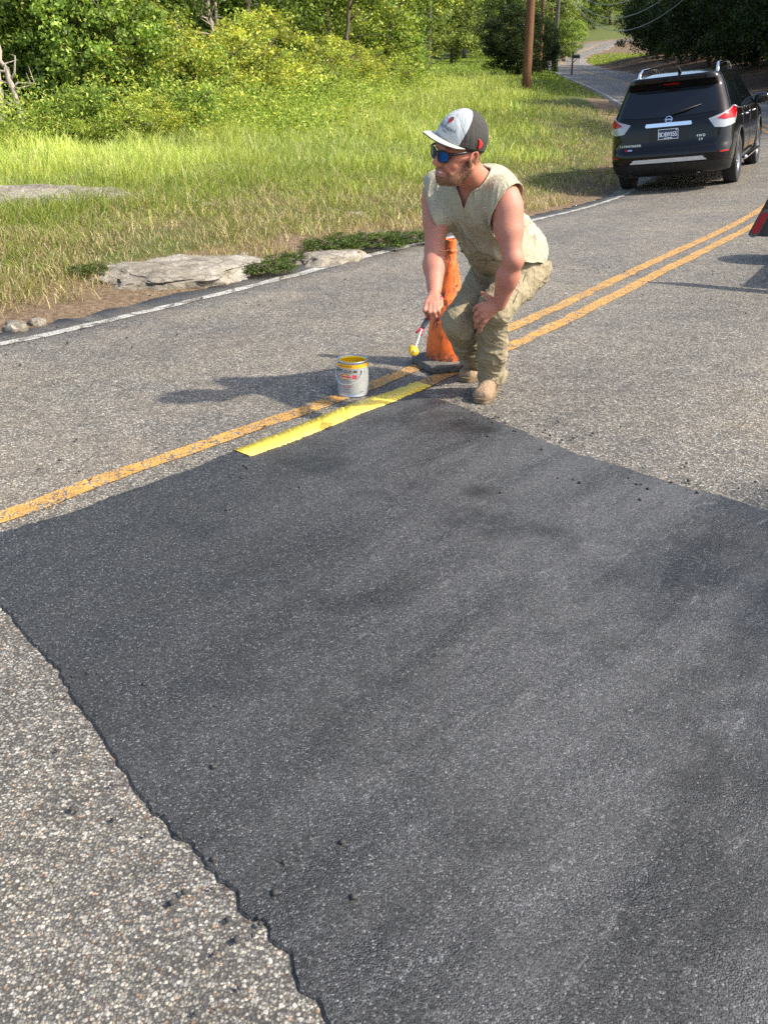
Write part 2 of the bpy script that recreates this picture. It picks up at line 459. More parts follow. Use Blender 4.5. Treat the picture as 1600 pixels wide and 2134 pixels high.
def ribbon(name, d0, d1, dz, mat, i0=0, i1=None, nl=1, jag=0.0, col=False, kind='structure', seed=0, skirt=0.0, drift=None):
    """a strip of the road between two lateral offsets, following the surface"""
    i1 = len(CL) if i1 is None else i1
    I = np.arange(i0, i1); rg = np.random.default_rng(seed)
    lat = np.linspace(0, 1, nl + 1)
    e0 = np.full(len(I), d0) + (rg.normal(0, jag, len(I)) if jag else 0)
    e1 = np.full(len(I), d1) + (rg.normal(0, jag, len(I)) if jag else 0)
    if drift is not None:
        e0 = e0 + drift; e1 = e1 + drift
    D = e0[:, None] + (e1 - e0)[:, None] * lat[None]
    X = CL[I, 0][:, None] + CN[I, 0][:, None] * D; Y = CL[I, 1][:, None] + CN[I, 1][:, None] * D
    Z = CL[I, 2][:, None] + BANK[I][:, None] * np.clip(D, LEFT_E - .3, RIGHT_E + .3) + dz
    colr = np.stack([np.broadcast_to((D - LEFT_E) / (RIGHT_E - LEFT_E), D.shape), D * 0, D * 0], -1)
    if skirt:
        X = np.concatenate([X[:, :1], X, X[:, -1:]], 1); Y = np.concatenate([Y[:, :1], Y, Y[:, -1:]], 1)
        Z = np.concatenate([Z[:, :1] - skirt, Z, Z[:, -1:] - skirt], 1); colr = np.concatenate([colr[:, :1], colr, colr[:, -1:]], 1)
    m, k = X.shape
    a = (np.arange(m - 1)[:, None] * k + np.arange(k - 1)[None]).ravel()
    Q = np.stack([a, a + 1, a + k + 1, a + k], 1)
    o = mesh_np(name, np.stack([X, Y, Z], -1).reshape(-1, 3), Q, mat, colr.reshape(-1, 3) if col else None)
    if kind: o['kind'] = kind
    return o

ribbon('road', LEFT_E, RIGHT_E, 0.0, M_ROAD, nl=10, jag=0.035, col=True, skirt=0.08, seed=5)
ribbon('edge_line', -2.62, -2.52, 0.004, M_WHITE, jag=0.006, seed=1)
ribbon('edge_line.001', 2.62, 2.72, 0.004, M_WHITE, jag=0.006, seed=2)
ribbon('centre_line', -0.165, -0.06, 0.004, M_YOLD, jag=0.006, seed=3)
# the second yellow line was dug away where the new asphalt lies
_iy = lambda y: int(np.argmin(np.abs(CL[:, 1] - y)))
ribbon('centre_line.001', 0.06, 0.165, 0.004, M_YOLD, i0=_iy(5.05), jag=0.006, seed=4)
ribbon('centre_line.002', 0.06, 0.165, 0.004, M_YOLD, i0=0, i1=_iy(2.2), jag=0.006, seed=6)

# ------------------------------------------------------------------ new asphalt patch
def patch():
    pix = [(0, 1112), (120, 1076), (250, 1032), (380, 985), (490, 940), (600, 905), (700, 870), (800, 838), (872, 820), (960, 850), (1040, 882), (1120, 912), (1200, 944),
           (1380, 1000), (1600, 1062)]
    near = [(680, 2134), (560, 1985), (480, 1890), (380, 1760), (270, 1622), (200, 1525), (150, 1465), (90, 1385), (0, 1280)]
    P = [GP(*q)[:2] for q in pix] + [np.array([3.0, 2.0])] + [np.array([2.7, -0.1]), np.array([0.95, -0.2])] + [GP(*q)[:2] for q in near] + [np.array([-1.62, 3.17])]
    P = np.array(P); out = []
    for i in range(len(P)):                              # dense outline with a ragged edge
        a, b = P[i], P[(i + 1) % len(P)]; L = np.linalg.norm(b - a); n = max(2, int(L / 0.012))
        for k in range(n): out.append(a + (b - a) * k / n)
    O = np.array(out); Tn = np.roll(O, -1, 0) - np.roll(O, 1, 0); Tn /= np.linalg.norm(Tn, axis=1)[:, None] + 1e-9
    Nn = np.stack([Tn[:, 1], -Tn[:, 0]], 1)
    q = np.concatenate([O * 9, np.zeros((len(O), 1))], 1)
    O = O + Nn * (0.018 * fbm(q * .35, 4) + 0.006 * fbm(q * 3.3 + 4, 3) * (1 + fbm(q * .6 + 9, 2)) + 0.005 * np.abs(fbm(q * 11, 2)))[:, None]
    cen = O.mean(0)
    bm = bmesh.new(); n = len(O)
    g = [bm.verts.new((*p, 0.0015)) for p in O]
    rise = 0.007 + 0.003 * fbm(q * 0.5, 2)
    area = 0.5 * np.sum(O[:, 0] * np.roll(O[:, 1], -1) - np.roll(O[:, 0], -1) * O[:, 1])
    sgn = -1 if area > 0 else 1
    tp = [bm.verts.new((*(p + sgn * nn * 0.006), 0.0085)) for p, nn in zip(O, Nn)]
    for i in range(n):
        j = (i + 1) % n; bm.faces.new((g[i], g[j], tp[j], tp[i]))
    f = bm.faces.new(tp); bmesh.ops.triangulate(bm, faces=[f])
    o = bm_obj('asphalt_patch', bm, M_PATCH, smooth=False)
    o['kind'] = 'structure'
patch()
# the stripe that is being painted
def stripe():
    A = [(487, 937), (600, 893), (700, 853), (744, 836.5), (822, 812), (868, 794)]; B = [(521, 949), (620, 914), (709, 878), (750, 860), (824, 834), (895, 802)]
    top = np.array([GP(*q, 0.013)[:2] for q in A]); bot = np.array([GP(*q, 0.013)[:2] for q in B])
    t = np.linspace(0, 1, 110); s = np.linspace(0, 1, len(A))
    T = np.stack([np.interp(t, s, top[:, k]) for k in (0, 1)], 1); Bq = np.stack([np.interp(t, s, bot[:, k]) for k in (0, 1)], 1)
    n = (T - Bq); n /= np.linalg.norm(n, axis=1)[:, None]
    T = T + n * (rng.normal(0, .0055, 110) + .004 * np.sin(np.arange(110) * .7))[:, None]; Bq = Bq + n * rng.normal(0, .0045, 110)[:, None]
    V = np.concatenate([np.c_[T, np.full(110, .0128)], np.c_[Bq, np.full(110, .0128)], np.c_[T, np.full(110, .005)], np.c_[Bq, np.full(110, .005)]])
    i = np.arange(109)
    Q = np.concatenate([np.stack([i, i + 1, 111 + i, 110 + i], 1), np.stack([i, 220 + i, 221 + i, i + 1], 1), np.stack([110 + i, 111 + i, 331 + i, 330 + i], 1)])
    o = mesh_np('fresh_centre_line', V, Q, M_YNEW, smooth=False); o['kind'] = 'structure'
stripe()

# ------------------------------------------------------------------ terrain
def mat_ground():
    t = NT('ground_soil'); v = t.coord('World'); m = t.vcol('Col')
    n1 = t.noise(v, 2.2, 6, .65); n2 = t.noise(v, 26, 5, .65); n3 = t.noise(v, 140, 3, .6)
    soil = t.ramp(n2, [(0.25, (0.075, 0.048, 0.028)), (0.5, (0.17, 0.115, 0.07)), (0.75, (0.30, 0.23, 0.15))])
    turf = t.ramp(n2, [(0.3, (0.045, 0.06, 0.014)), (0.6, (0.10, 0.12, 0.03)), (0.8, (0.22, 0.19, 0.08))])
    leaf = t.ramp(n2, [(0.3, (0.035, 0.022, 0.014)), (0.6, (0.11, 0.066, 0.038)), (0.8, (0.19, 0.12, 0.075))])
    c = t.mix(t.ramp(t.math('ADD', t.sep(m, 0), t.math('MULTIPLY', t.math('SUBTRACT', n1, 0.5), 0.9)), [(0.4, 0.0), (0.6, 1.0)]), turf, soil)
    c = t.mix(t.sep(m, 1), c, leaf)
    h = t.math('ADD', n2, t.math('MULTIPLY', n3, 0.4))
    return t.done(t.bsdf(c, 0.9, 0, t.bump(h, 0.9, 0.03), 0.2))
M_GROUND = mat_ground()

def terrain():
    ys = np.concatenate([np.arange(-40, 0, 2.0), np.arange(0, 30, 0.22), np.arange(30, 70, 0.6), np.arange(70, 260, 2.5), np.geomspace(260, 900, 24)])
    xs = np.concatenate([-np.geomspace(16, 420, 26)[::-1], np.arange(-15.5, 8, 0.22), np.arange(8, 30, 0.7), np.arange(30, 70, 2.5), np.geomspace(72, 420, 18)])
    X, Y = np.meshgrid(xs, ys); d, idx = road_sd(X, Y)
    Z = ground_z(X.ravel(), Y.ravel(), d, idx)
    on = (d > LEFT_E - .06) & (d < RIGHT_E + .06)
    Z = np.where(on, Z - 0.012 - 0.05 * smooth(0.0, 0.35, np.minimum(d - LEFT_E, RIGHT_E - d)), Z)
    l = LEFT_E - d; r = d - RIGHT_E
    dirt = np.where(l > 0, 1 - smooth(0.3, 1.5, l), 0.9) * 0.8 + 0.1
    dirt = np.where(l > 1.5, np.maximum(dirt, 0.42 * (1 - smooth(2.2, 5, l))), dirt)
    leaf = np.where(r > 0.2, smooth(24, 34, Y.ravel()), 0.0) * (1 - smooth(128, 140, Y.ravel()))
    m, k = X.shape
    a = (np.arange(m - 1)[:, None] * k + np.arange(k - 1)[None]).ravel()
    Q = np.stack([a, a + 1, a + k + 1, a + k], 1)
    o = mesh_np('ground', np.stack([X.ravel(), Y.ravel(), Z], 1), Q, M_GROUND, np.stack([dirt, leaf, 0 * leaf], 1))
    o['kind'] = 'structure'
terrain()

def crumbs():
    rg = np.random.default_rng(12); P = []
    for cx, cy, sx, sy, n in ((1230, 560, 40, 10, 26), (1170, 585, 30, 12, 8), (1490, 590, 50, 14, 18), (1330, 640, 140, 60, 16), (1100, 900, 90, 20, 30), (1400, 1010, 150, 22, 34), (250, 1600, 120, 150, 26), (480, 1900, 120, 160, 26), (420, 985, 260, 40, 30), (700, 640, 320, 60, 24), (120, 720, 160, 22, 40), (420, 640, 240, 18, 40), (1000, 860, 60, 14, 24)):
        for k in range(n):
            p = GP(cx + rg.normal(0, sx), cy + rg.normal(0, sy)); P.append((p[0], p[1], rg.uniform(.003, .011)))
    g = Geo(); base = np.array([(1, 0, 0), (-1, 0, 0), (0, 1, 0), (0, -1, 0), (0, 0, 1), (0, 0, -1)], float); T = np.array([(0, 2, 4), (2, 1, 4), (1, 3, 4), (3, 0, 4), (2, 0, 5), (1, 2, 5), (3, 1, 5), (0, 3, 5)])
    for x, y, r in P:
        a = rg.uniform(0, 6.28); V = base * r * rg.uniform(.6, 1.3, (6, 1)); V = np.stack([V[:, 0] * math.cos(a) - V[:, 1] * math.sin(a), V[:, 0] * math.sin(a) + V[:, 1] * math.cos(a), V[:, 2] * .7], 1)
        g.add(V + np.array([x, y, r * .45 + .008]), None, T)
    o = g.build('asphalt_crumbs', simple('asphalt_crumb', (0.04, 0.038, 0.036), .8), smooth=False)
    tag(o, 'loose dark asphalt crumbs scattered over the road', 'crumbs', None, 'stuff')
crumbs()
# ------------------------------------------------------------------ plants
def mat_leaf(name, trans=0.35, gain=1.0):
    t = NT(name); c = t.vcol('Col')
    if gain != 1.0: c = t.mix(1.0, c, (gain, gain, gain), 'MULTIPLY')
    p = t.bsdf(c, 0.5, 0, None, 0.3)
    tr = t.n('ShaderNodeBsdfTranslucent'); t.l(t.mix(1.0, c, (1.15, 1.15, 0.55), 'MULTIPLY'), tr.inputs[0])
    mx = t.n('ShaderNodeMixShader'); mx.inputs[0].default_value = trans
    t.l(p, mx.inputs[1]); t.l(tr.outputs[0], mx.inputs[2])
    return t.done(mx.outputs[0])
M_TRIM = simple('black_trim', (0.014, 0.014, 0.015), 0.55, bump=0.2)
M_LEAF = mat_leaf('leaves', 0.38)
M_GRASS = mat_leaf('grass_blades', 0.40)
def mat_bark(name, lo, hi, sc=9):
    t = NT(name); v = t.coord('Object', (1, 1, 0.18)); n = t.noise(v, sc * 3, 6, .7); n2 = t.noise(t.coord('Object'), 2.5, 3)
    c = t.mix(t.ramp(n2, [(0.35, 0), (0.7, .5)]), t.ramp(n, [(0.3, lo), (0.7, hi)]), tuple(k * .7 for k in hi))
    return t.done(t.bsdf(c, 0.9, 0, t.bump(n, 0.9, 0.03), 0.2))
M_BARK = mat_bark('bark', (0.05, 0.038, 0.028), (0.20, 0.16, 0.12))
M_BARKP = mat_bark('pale_dead_wood', (0.20, 0.165, 0.125), (0.46, 0.40, 0.33))
M_POLE = mat_bark('treated_pole_wood', (0.13, 0.058, 0.030), (0.27, 0.135, 0.075))
M_POLEG = mat_bark('grey_pole_wood', (0.075, 0.065, 0.055), (0.17, 0.15, 0.125))

PAL = {'yellow': [(0.50, 0.52, 0.085), (0.42, 0.48, 0.085), (0.27, 0.37, 0.06), (0.60, 0.55, 0.10)],
       'bright': [(0.28, 0.40, 0.07), (0.20, 0.30, 0.05), (0.38, 0.47, 0.09), (0.12, 0.20, 0.035)],
       'mid': [(0.085, 0.145, 0.022), (0.055, 0.10, 0.016), (0.13, 0.19, 0.03), (0.18, 0.235, 0.04)],
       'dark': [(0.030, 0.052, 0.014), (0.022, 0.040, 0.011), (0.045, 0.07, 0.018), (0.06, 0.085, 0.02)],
       'far': [(0.15, 0.22, 0.05), (0.10, 0.16, 0.04), (0.22, 0.29, 0.07), (0.28, 0.33, 0.085)]}  # paler greens carry the haze of distance in the colour

def leaves_np(C, N, size, pal, rg, aspect=0.6, up=0.4):
    """leaf-sized folded quads at the points C that tend to face along N"""
    n = len(C)
    nn = N * 0.7 + rg.normal(0, 0.6, (n, 3)) + np.array([0, 0, up]); nn /= np.linalg.norm(nn, axis=1)[:, None] + 1e-9
    a = np.cross(nn, rg.normal(0, 1, (n, 3))); a /= np.linalg.norm(a, axis=1)[:, None] + 1e-9; b = np.cross(nn, a)
    s = (size * rg.uniform(0.6, 1.35, n))[:, None]
    V = np.stack([C - a * s * .5, C + b * s * aspect * .5 + nn * s * .10, C + a * s * .5 - nn * s * .12, C - b * s * aspect * .5 + nn * s * .10], 1).reshape(-1, 3)
    Q = np.arange(4 * n).reshape(-1, 4)
    P = np.array(pal); c = P[rg.integers(0, len(P), n)] * rg.uniform(0.75, 1.3, n)[:, None]
    return V, Q, np.repeat(c, 4, axis=0)

def tree_data(seed, height, crown_r, crown_base, n_clump, per, leaf, pal, trunk_r=0.16, trunks=1, droop=0.0, lean=0.0, fill=0.35, squash=1.0):
    """one tree: trunk mesh with limbs, crown mesh with clumped leaves; returns mesh data"""
    rg = np.random.default_rng(seed); g = Geo(); tips = []
    for k in range(trunks):
        off = rg.normal(0, 0.10 * crown_r, 2) if trunks > 1 else np.zeros(2); m = 9
        zz = np.linspace(0, height * (0.86 if crown_base < height * 0.8 else 1), m)
        sway = np.cumsum(rg.normal(0, 0.035 * height / m, (m, 2)), axis=0) + np.outer(np.linspace(0, 1, m) ** 1.2, off * 3 + rg.normal(0, lean, 2))
        P = np.c_[off + sway, zz]; rad = trunk_r * (1 - 0.85 * np.linspace(0, 1, m)) * (1.0 if k == 0 else .75); rad[0] *= 1.35
        g.tube(P, rad, 7)
        for j in range(int(6 + height * 0.6)):
            t = rg.uniform(max(0.12, crown_base / height), 0.97); p0 = np.array([np.interp(t * zz[-1], zz, P[:, i]) for i in range(3)])
            ang = rg.uniform(0, 2 * math.pi); L = crown_r * rg.uniform(0.5, 0.95) * math.sqrt(max(0.08, 1 - ((p0[2] - crown_base) / (height - crown_base + .01)) ** 2 * .9))
            d = np.array([math.cos(ang), math.sin(ang), rg.uniform(0.1, 0.7) - droop]); pts = [p0 + d * L * s + np.array([0, 0, -droop * L * s * s]) + rg.normal(0, .04 * L, 3) * s for s in (0, .35, .7, 1)]
            r0 = max(0.012, np.interp(t, [0, 1], [trunk_r * .5, 0.02])); g.tube(pts, [r0, r0 * .7, r0 * .45, r0 * .15], 5); tips += pts[1:]
    trunk = g.build('trunk', M_BARK); tm = trunk.data; bpy.data.objects.remove(trunk)
    # clumps: around limb tips and scattered through the crown's volume
    tips = np.array(tips); C = []
    for k in range(n_clump):
        if rg.random() > fill: c = tips[rg.integers(len(tips))] + rg.normal(0, 0.12 * crown_r, 3)
        else:
            u = rg.normal(0, 1, 3); u /= np.linalg.norm(u); h = (height - crown_base) / 2
            c = np.array([0, 0, crown_base + h]) + u * np.array([crown_r, crown_r, h * squash]) * rg.uniform(0.55, 1.0) ** 0.5
        C.append(c)
    C = np.array(C); C[:, 2] = np.maximum(C[:, 2], 0.12); rad = crown_r * 0.17 * rg.uniform(0.6, 1.5, n_clump)
    I = np.repeat(np.arange(n_clump), per); u = rg.normal(0, 1, (len(I), 3)); un = u / np.linalg.norm(u, axis=1)[:, None]
    P = C[I] + un * rad[I][:, None] * rg.uniform(0.35, 1.1, len(I))[:, None] * np.array([1.15, 1.15, 0.75])
    P[:, 2] = np.maximum(P[:, 2], 0.03)
    V, Q, col = leaves_np(P, un, leaf, pal, rg); tone = rg.uniform(0.45, 1.30, n_clump)[I]  # random clump tones, spread wide to stand in for shaded hollows
    col = col * np.repeat(tone, 4)[:, None]
    crown = mesh_np('crown', V, Q, M_LEAF, col, smooth=False); cm = crown.data; bpy.data.objects.remove(crown)
    return tm, cm

ORD = ['first', 'second', 'third', 'fourth', 'fifth', 'sixth', 'seventh', 'eighth', 'ninth', 'tenth', 'eleventh', 'twelfth', 'thirteenth', 'fourteenth', 'fifteenth', 'sixteenth', 'seventeenth', 'eighteenth', 'nineteenth', 'twentieth', 'twenty-first', 'twenty-second', 'twenty-third', 'twenty-fourth']
def gz(x, y): return float(ground_z(np.array([x]), np.array([y]))[0])
def xat(px, D, z=1.0): return (px - 800) / FPX * (D * _c + (CAM_H - z) * _s)
def plant(name, data, x, y, s=1.0, rot=None, label=None, cat='tree', group=None, sz=None, sink=0.05):
    o = empty(name, (x, y, gz(x, y) - sink), label, cat, group)
    o.rotation_euler.z = R.uniform(0, 6.28) if rot is None else rot; o.scale = (s, s, sz or s)
    link('trunk', data[0], o); link('crown', data[1], o)
    return o

T_SH = [tree_data(1, 2.6, 1.5, 0.15, 120, 100, 0.085, PAL['yellow'], 0.04, 5, fill=.5), tree_data(2, 3.0, 1.6, 0.2, 130, 95, 0.10, PAL['bright'], 0.05, 4, fill=.5),
        tree_data(3, 2.0, 1.7, 0.1, 110, 95, 0.075, PAL['yellow'] + PAL['bright'], 0.03, 6, fill=.55), tree_data(4, 3.4, 1.7, 0.3, 130, 95, 0.11, PAL['mid'] + PAL['bright'], 0.06, 3, fill=.45)]
T_BR = [tree_data(11, 11.0, 3.6, 1.6, 230, 100, 0.15, PAL['mid'] + PAL['bright'][:2], 0.17, 1, .05), tree_data(12, 12.5, 3.3, 2.4, 220, 95, 0.15, PAL['mid'], 0.20, 1, .1),
        tree_data(13, 9.5, 3.4, 1.0, 230, 100, 0.14, PAL['bright'] + PAL['yellow'][:2], 0.14, 2, .1)]
T_FAR = [tree_data(21, 15, 4.6, 1.2, 260, 80, 0.30, PAL['far'], 0.25), tree_data(22, 17, 4.2, 2.0, 250, 80, 0.30, PAL['far'] + PAL['mid'][:2], 0.28), tree_data(23, 13, 5.0, 0.5, 260, 80, 0.32, PAL['far'] + PAL['yellow'][:1], 0.22)]
T_DK = [tree_data(31, 14, 4.4, 0.2, 330, 100, 0.19, PAL['dark'], 0.28, droop=.15, fill=.5), tree_data(32, 16, 4.8, 0.3, 330, 100, 0.20, PAL['dark'] + PAL['mid'][1:2], 0.30, droop=.15, fill=.5), tree_data(33, 6.5, 3.4, 0.1, 260, 100, 0.16, PAL['dark'], 0.12, 3, fill=.55)]  # shade of the backlit wood is put into the leaf colours

# brush along the meadow edge (front row), measured left to right
sh = [(-70, 24.5, 1, 1.3), (30, 27.0, 3, 1.25), (95, 25.5, 1, 1.2), (150, 28.5, 3, 1.3), (205, 27.2, 1, 1.05), (255, 29.5, 0, 1.25), (300, 27.5, 2, 1.05), (350, 30.0, 0, 1.0), (400, 29.5, 2, 1.0), (450, 31.5, 2, 0.95),
      (500, 31.0, 0, 0.95), (545, 33.0, 0, 1.12), (590, 35.5, 2, 0.85), (650, 38.5, 2, 0.75), (700, 41.0, 0, 0.9), (745, 42.5, 0, 0.8), (800, 46.0, 2, 0.75), (835, 50.0, 1, 0.85)]
for k, (px, D, kind, s) in enumerate(sorted(sh)):
    D = (D + 2.5 if px < 130 else D - 2.2) if px < 560 else D - 1.0
    hue = ['yellow-green', 'bright green', 'yellow-green', 'leafy green'][kind]
    plant('shrub', T_SH[kind], xat(px, D), D, s, None, f'{hue} shrub, {ORD[k]} from the left along the meadow edge', 'shrub', 'shrubs along the edge of the meadow')
sm = [(118, 21.6, .45), (150, 20.0, .42), (190, 20.8, .5), (245, 20.2, .45), (300, 21.0, .5), (345, 21.6, .42), (395, 22.2, .48), (440, 23.2, .42), (500, 24.5, .5), (560, 27.0, .45), (620, 31.5, .5), (680, 35.5, .5)]
for k, (px, D, q) in enumerate(sm):
    plant('weedy_bush', T_SH[(0, 2, 1, 2)[k % 4]], xat(px, D), D, q, None, f'low weedy bush in front of the brush, {ORD[k]} from the left', 'bush', 'low bushes in front of the brush', q * .8)
br = [(-120, 29, 0, .9), (20, 32, 2, 1.0), (120, 34, 2, .95), (210, 37, 0, 1.0), (290, 36, 1, .9), (375, 41, 0, 1.0), (450, 45, 1, .95), (525, 40, 1, .85), (600, 46, 0, 1.0), (665, 47, 2, .85), (720, 49, 2, 1.0), (790, 58, 0, 1.0), (840, 66, 2, 1.0), (330, 52, 1, 1.2), (560, 60, 1, 1.2), (130, 46, 0, 1.2), (440, 62, 0, 1.3), (690, 68, 1, 1.2), (240, 58, 0, 1.3), (20, 50, 1, 1.3)]
for k, (px, D, kind, s) in enumerate(sorted(br)):
    plant('broadleaf_tree', T_BR[kind], xat(px, D), D, s, None, f'broadleaf tree behind the brush, {ORD[k]} from the left', 'tree', 'trees behind the brush')
fa = [(872, 118, 2, .75), (905, 150, 0, .9), (940, 122, 2, .7), (968, 150, 1, .95), (1000, 160, 0, .9), (1030, 170, 2, .95), (1062, 130, 0, .85), (1100, 150, 1, .9), (1128, 172, 0, 1.0), (1148, 196, 2, 1.0), (1172, 215, 0, 1.0), (1200, 232, 1, 1.1), (1232, 250, 0, 1.2), (1262, 262, 2, 1.3), (985, 205, 1, 1.5), (1080, 215, 1, 1.5), (1160, 250, 1, 1.6), (880, 175, 1, 1.4), (1215, 290, 1, 1.8)]
for k, (px, D, kind, s) in enumerate(sorted(fa)):
    plant('distant_tree', T_FAR[kind], xat(px, D, 3), D, s, None, f'distant tree at the end of the meadow, {ORD[k]} from the left', 'tree', 'distant trees')
# dark wood on the right of the road: (distance along the view, metres right of the pavement)
dk = [(31, 3.4, 2, .95), (35, 6.0, 0, .9), (39, 3.8, 2, 1.05), (44, 6.5, 1, .95), (49, 3.9, 2, 1.1), (54, 6.5, 0, 1.0), (60, 4.0, 2, 1.15), (66, 6.8, 1, 1.0), (73, 4.4, 2, 1.2), (80, 7, 0, 1.0), (88, 4.8, 2, 1.2), (97, 7.5, 1, 1.05), (106, 5.2, 2, 1.25), (116, 8, 0, 1.1), (126, 6.6, 2, 1.2), (27, 7.5, 1, .85), (48, 11, 1, 1.1), (62, 12, 0, 1.2), (78, 13, 1, 1.2), (98, 14, 0, 1.3)]
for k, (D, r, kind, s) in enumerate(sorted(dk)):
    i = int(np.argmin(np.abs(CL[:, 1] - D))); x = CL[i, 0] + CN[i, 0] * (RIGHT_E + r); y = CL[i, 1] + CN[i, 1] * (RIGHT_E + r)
    plant('dark_tree', T_DK[kind], x, y, s, None, f'dark-leaved tree in the shaded wood right of the road, {ORD[k]} from the near end', 'tree', 'dark wood right of the road')
# the vine-covered thicket behind the poles
for px, D, s, szz, lab in ((1072, 66, 0.62, .62, 'dark thicket overgrown with vines left of the brown poles'), (1118, 84, 0.5, .6, 'dark vine-covered bush between the brown poles')):
    plant('thicket', T_DK[2], xat(px, D), D, s, None, lab, 'bush', None, szz)
plant('shrub', T_SH[3], xat(1175, 150, 4), 150, 1.4, None, 'green shrub on the bank beside the far bend of the road', 'shrub')
plant('shrub', T_SH[1], xat(1205, 172, 5), 180, 1.7, None, 'pale green shrub above the far bend of the road', 'shrub')

# dead trees, leaning trunks, fallen logs
def branchy(name, pts, rad, nb, seed, mat, label, cat, bl=0.8):
    rg = np.random.default_rng(seed); pts = np.array(pts, float); o = empty(name, tuple(pts[0]), label, cat); t = np.linspace(0, 1, 12)
    P = np.stack([np.interp(t, np.linspace(0, 1, len(pts)), pts[:, k]) for k in range(3)], 1); P[1:-1] += rg.normal(0, rad * .25, (10, 3)); P = P - pts[0]
    g = Geo(); g.tube(P, rad * (1 - 0.6 * t), 9); g.build('trunk', mat, o)
    for k in range(nb):
        a = rg.uniform(.25, .98); p0 = np.array([np.interp(a, t, P[:, i]) for i in range(3)]); d = rg.normal(0, 1, 3); d[2] = abs(d[2]) * .6; d /= np.linalg.norm(d); L = bl * rg.uniform(.5, 1.3)
        g = Geo(); g.tube([p0, p0 + d * L * .4 + rg.normal(0, .06, 3), p0 + d * L * .75 + rg.normal(0, .1, 3), p0 + d * L + rg.normal(0, .15, 3)], [rad * .35, rad * .25, rad * .15, .005], 5); g.build('branch', mat, o)
    return o
branchy('leaning_tree', [PX(64, 297, 22.8), PX(30, 195, 22.9), PX(-6, 85, 23.2)], 0.10, 7, 1, M_BARKP, 'bare trunk leaning to the left at the left border', 'tree trunk', .5)
branchy('bare_tree', [PX(8, 305, 22.6), PX(2, 210, 22.8), PX(-14, 90, 23.0)], 0.11, 5, 2, M_BARKP, 'upright bare trunk beside the leaning one at the left border', 'tree trunk', .5)
branchy('log', [PX(-60, 330, 22.0), PX(-5, 300, 22.3), PX(52, 272, 22.8)], 0.16, 0, 3, M_BARKP, 'fallen pale log lying at the foot of the leaning trunk', 'log')
branchy('dead_tree', [PX(452, 125, 38), PX(440, 60, 38.2), PX(428, -40, 38.5)], 0.10, 9, 4, M_BARKP, 'dead tree with bare crooked branches, left of the pale twin trunk', 'dead tree', 1.2)
branchy('dead_tree', [PX(462, 120, 38.6), PX(455, 50, 38.8), PX(440, -40, 39)], 0.10, 5, 5, M_BARKP, 'dead pale trunk just right of the dead tree with crooked branches', 'dead tree', 1.0)
branchy('snag', [PX(368, 92, 37), PX(367, 60, 37), PX(369, 33, 37)], 0.07, 1, 6, M_BARKP, 'short broken pale snag standing in the brush', 'dead tree', .3)
branchy('sapling', [PX(228, 268, 25.5), PX(227, 170, 25.6), PX(222, 90, 25.8)], 0.020, 4, 7, M_BARKP, 'thin bare sapling rising out of the brush', 'sapling', .4)
branchy('sapling', [PX(108, 268, 24.6), PX(85, 170, 24.8), PX(62, 80, 25)], 0.022, 4, 17, M_BARKP, 'thin bare sapling leaning left near the left border', 'sapling', .5)
branchy('log', [PX(742, 208, 39), PX(760, 200, 39.2), PX(772, 193, 39.5)], 0.13, 1, 8, M_BARKP, 'short grey log end sticking out of the meadow grass', 'log', .4)
branchy('fallen_branch', [PX(170, 312, 24), PX(205, 296, 24.3), PX(238, 284, 24.6)], 0.035, 5, 9, M_BARKP, 'bare fallen branch lying in front of the brush', 'branch', .5)
branchy('slender_tree', [PX(722, 178, 44), PX(722, 90, 44.5), PX(735, -50, 45)], 0.13, 4, 10, M_BARK, 'dark forked trunk at the right end of the broadleaf trees', 'tree trunk', 1.5)
branchy('slender_tree', [PX(690, 168, 45), PX(684, 80, 45.5), PX(682, -50, 46)], 0.15, 3, 12, M_BARK, 'straight grey trunk left of the dark forked trunk', 'tree trunk', 1.2)

# ------------------------------------------------------------------ grass: blades as real geometry
def blades(name, x, y, h, w, col, seed, bend=0.45, kind='stuff', label=None, cat=None, lift=-0.01):
    rg = np.random.default_rng(seed); n = len(x); z = ground_z(x, y) + lift
    a = rg.uniform(0, 2 * math.pi, n); d = np.stack([np.cos(a), np.sin(a)], 1) * (h * bend * rg.uniform(0.2, 1.5, n))[:, None]
    f = rg.uniform(0, math.pi, n); sd = np.stack([np.cos(f), np.sin(f)], 1) * (w * 0.5)[:, None]
    B = np.stack([x, y], 1); V = np.empty((n, 5, 3))
    V[:, 0, :2] = B - sd; V[:, 0, 2] = z; V[:, 1, :2] = B + sd; V[:, 1, 2] = z
    V[:, 2, :2] = B + sd * .8 + d * .35; V[:, 2, 2] = z + h * .6; V[:, 3, :2] = B - sd * .8 + d * .35; V[:, 3, 2] = z + h * .6
    V[:, 4, :2] = B + d; V[:, 4, 2] = z + h * np.clip(1 - 0.25 * rg.uniform(0, 1.6, n), .5, 1)
    i = np.arange(n)[:, None] * 5
    o = mesh_np(name, V.reshape(-1, 3), [i + np.array([0, 1, 2, 3]), i + np.array([3, 2, 4])], M_GRASS, np.repeat(col, 5, axis=0), smooth=False)
    return tag(o, label, cat, None, kind)
def pal_pick(rg, n, pal, p=None, var=0.25):
    P = np.array(pal); return P[rg.choice(len(P), n, p=p)] * rg.uniform(1 - var, 1 + var, n)[:, None]

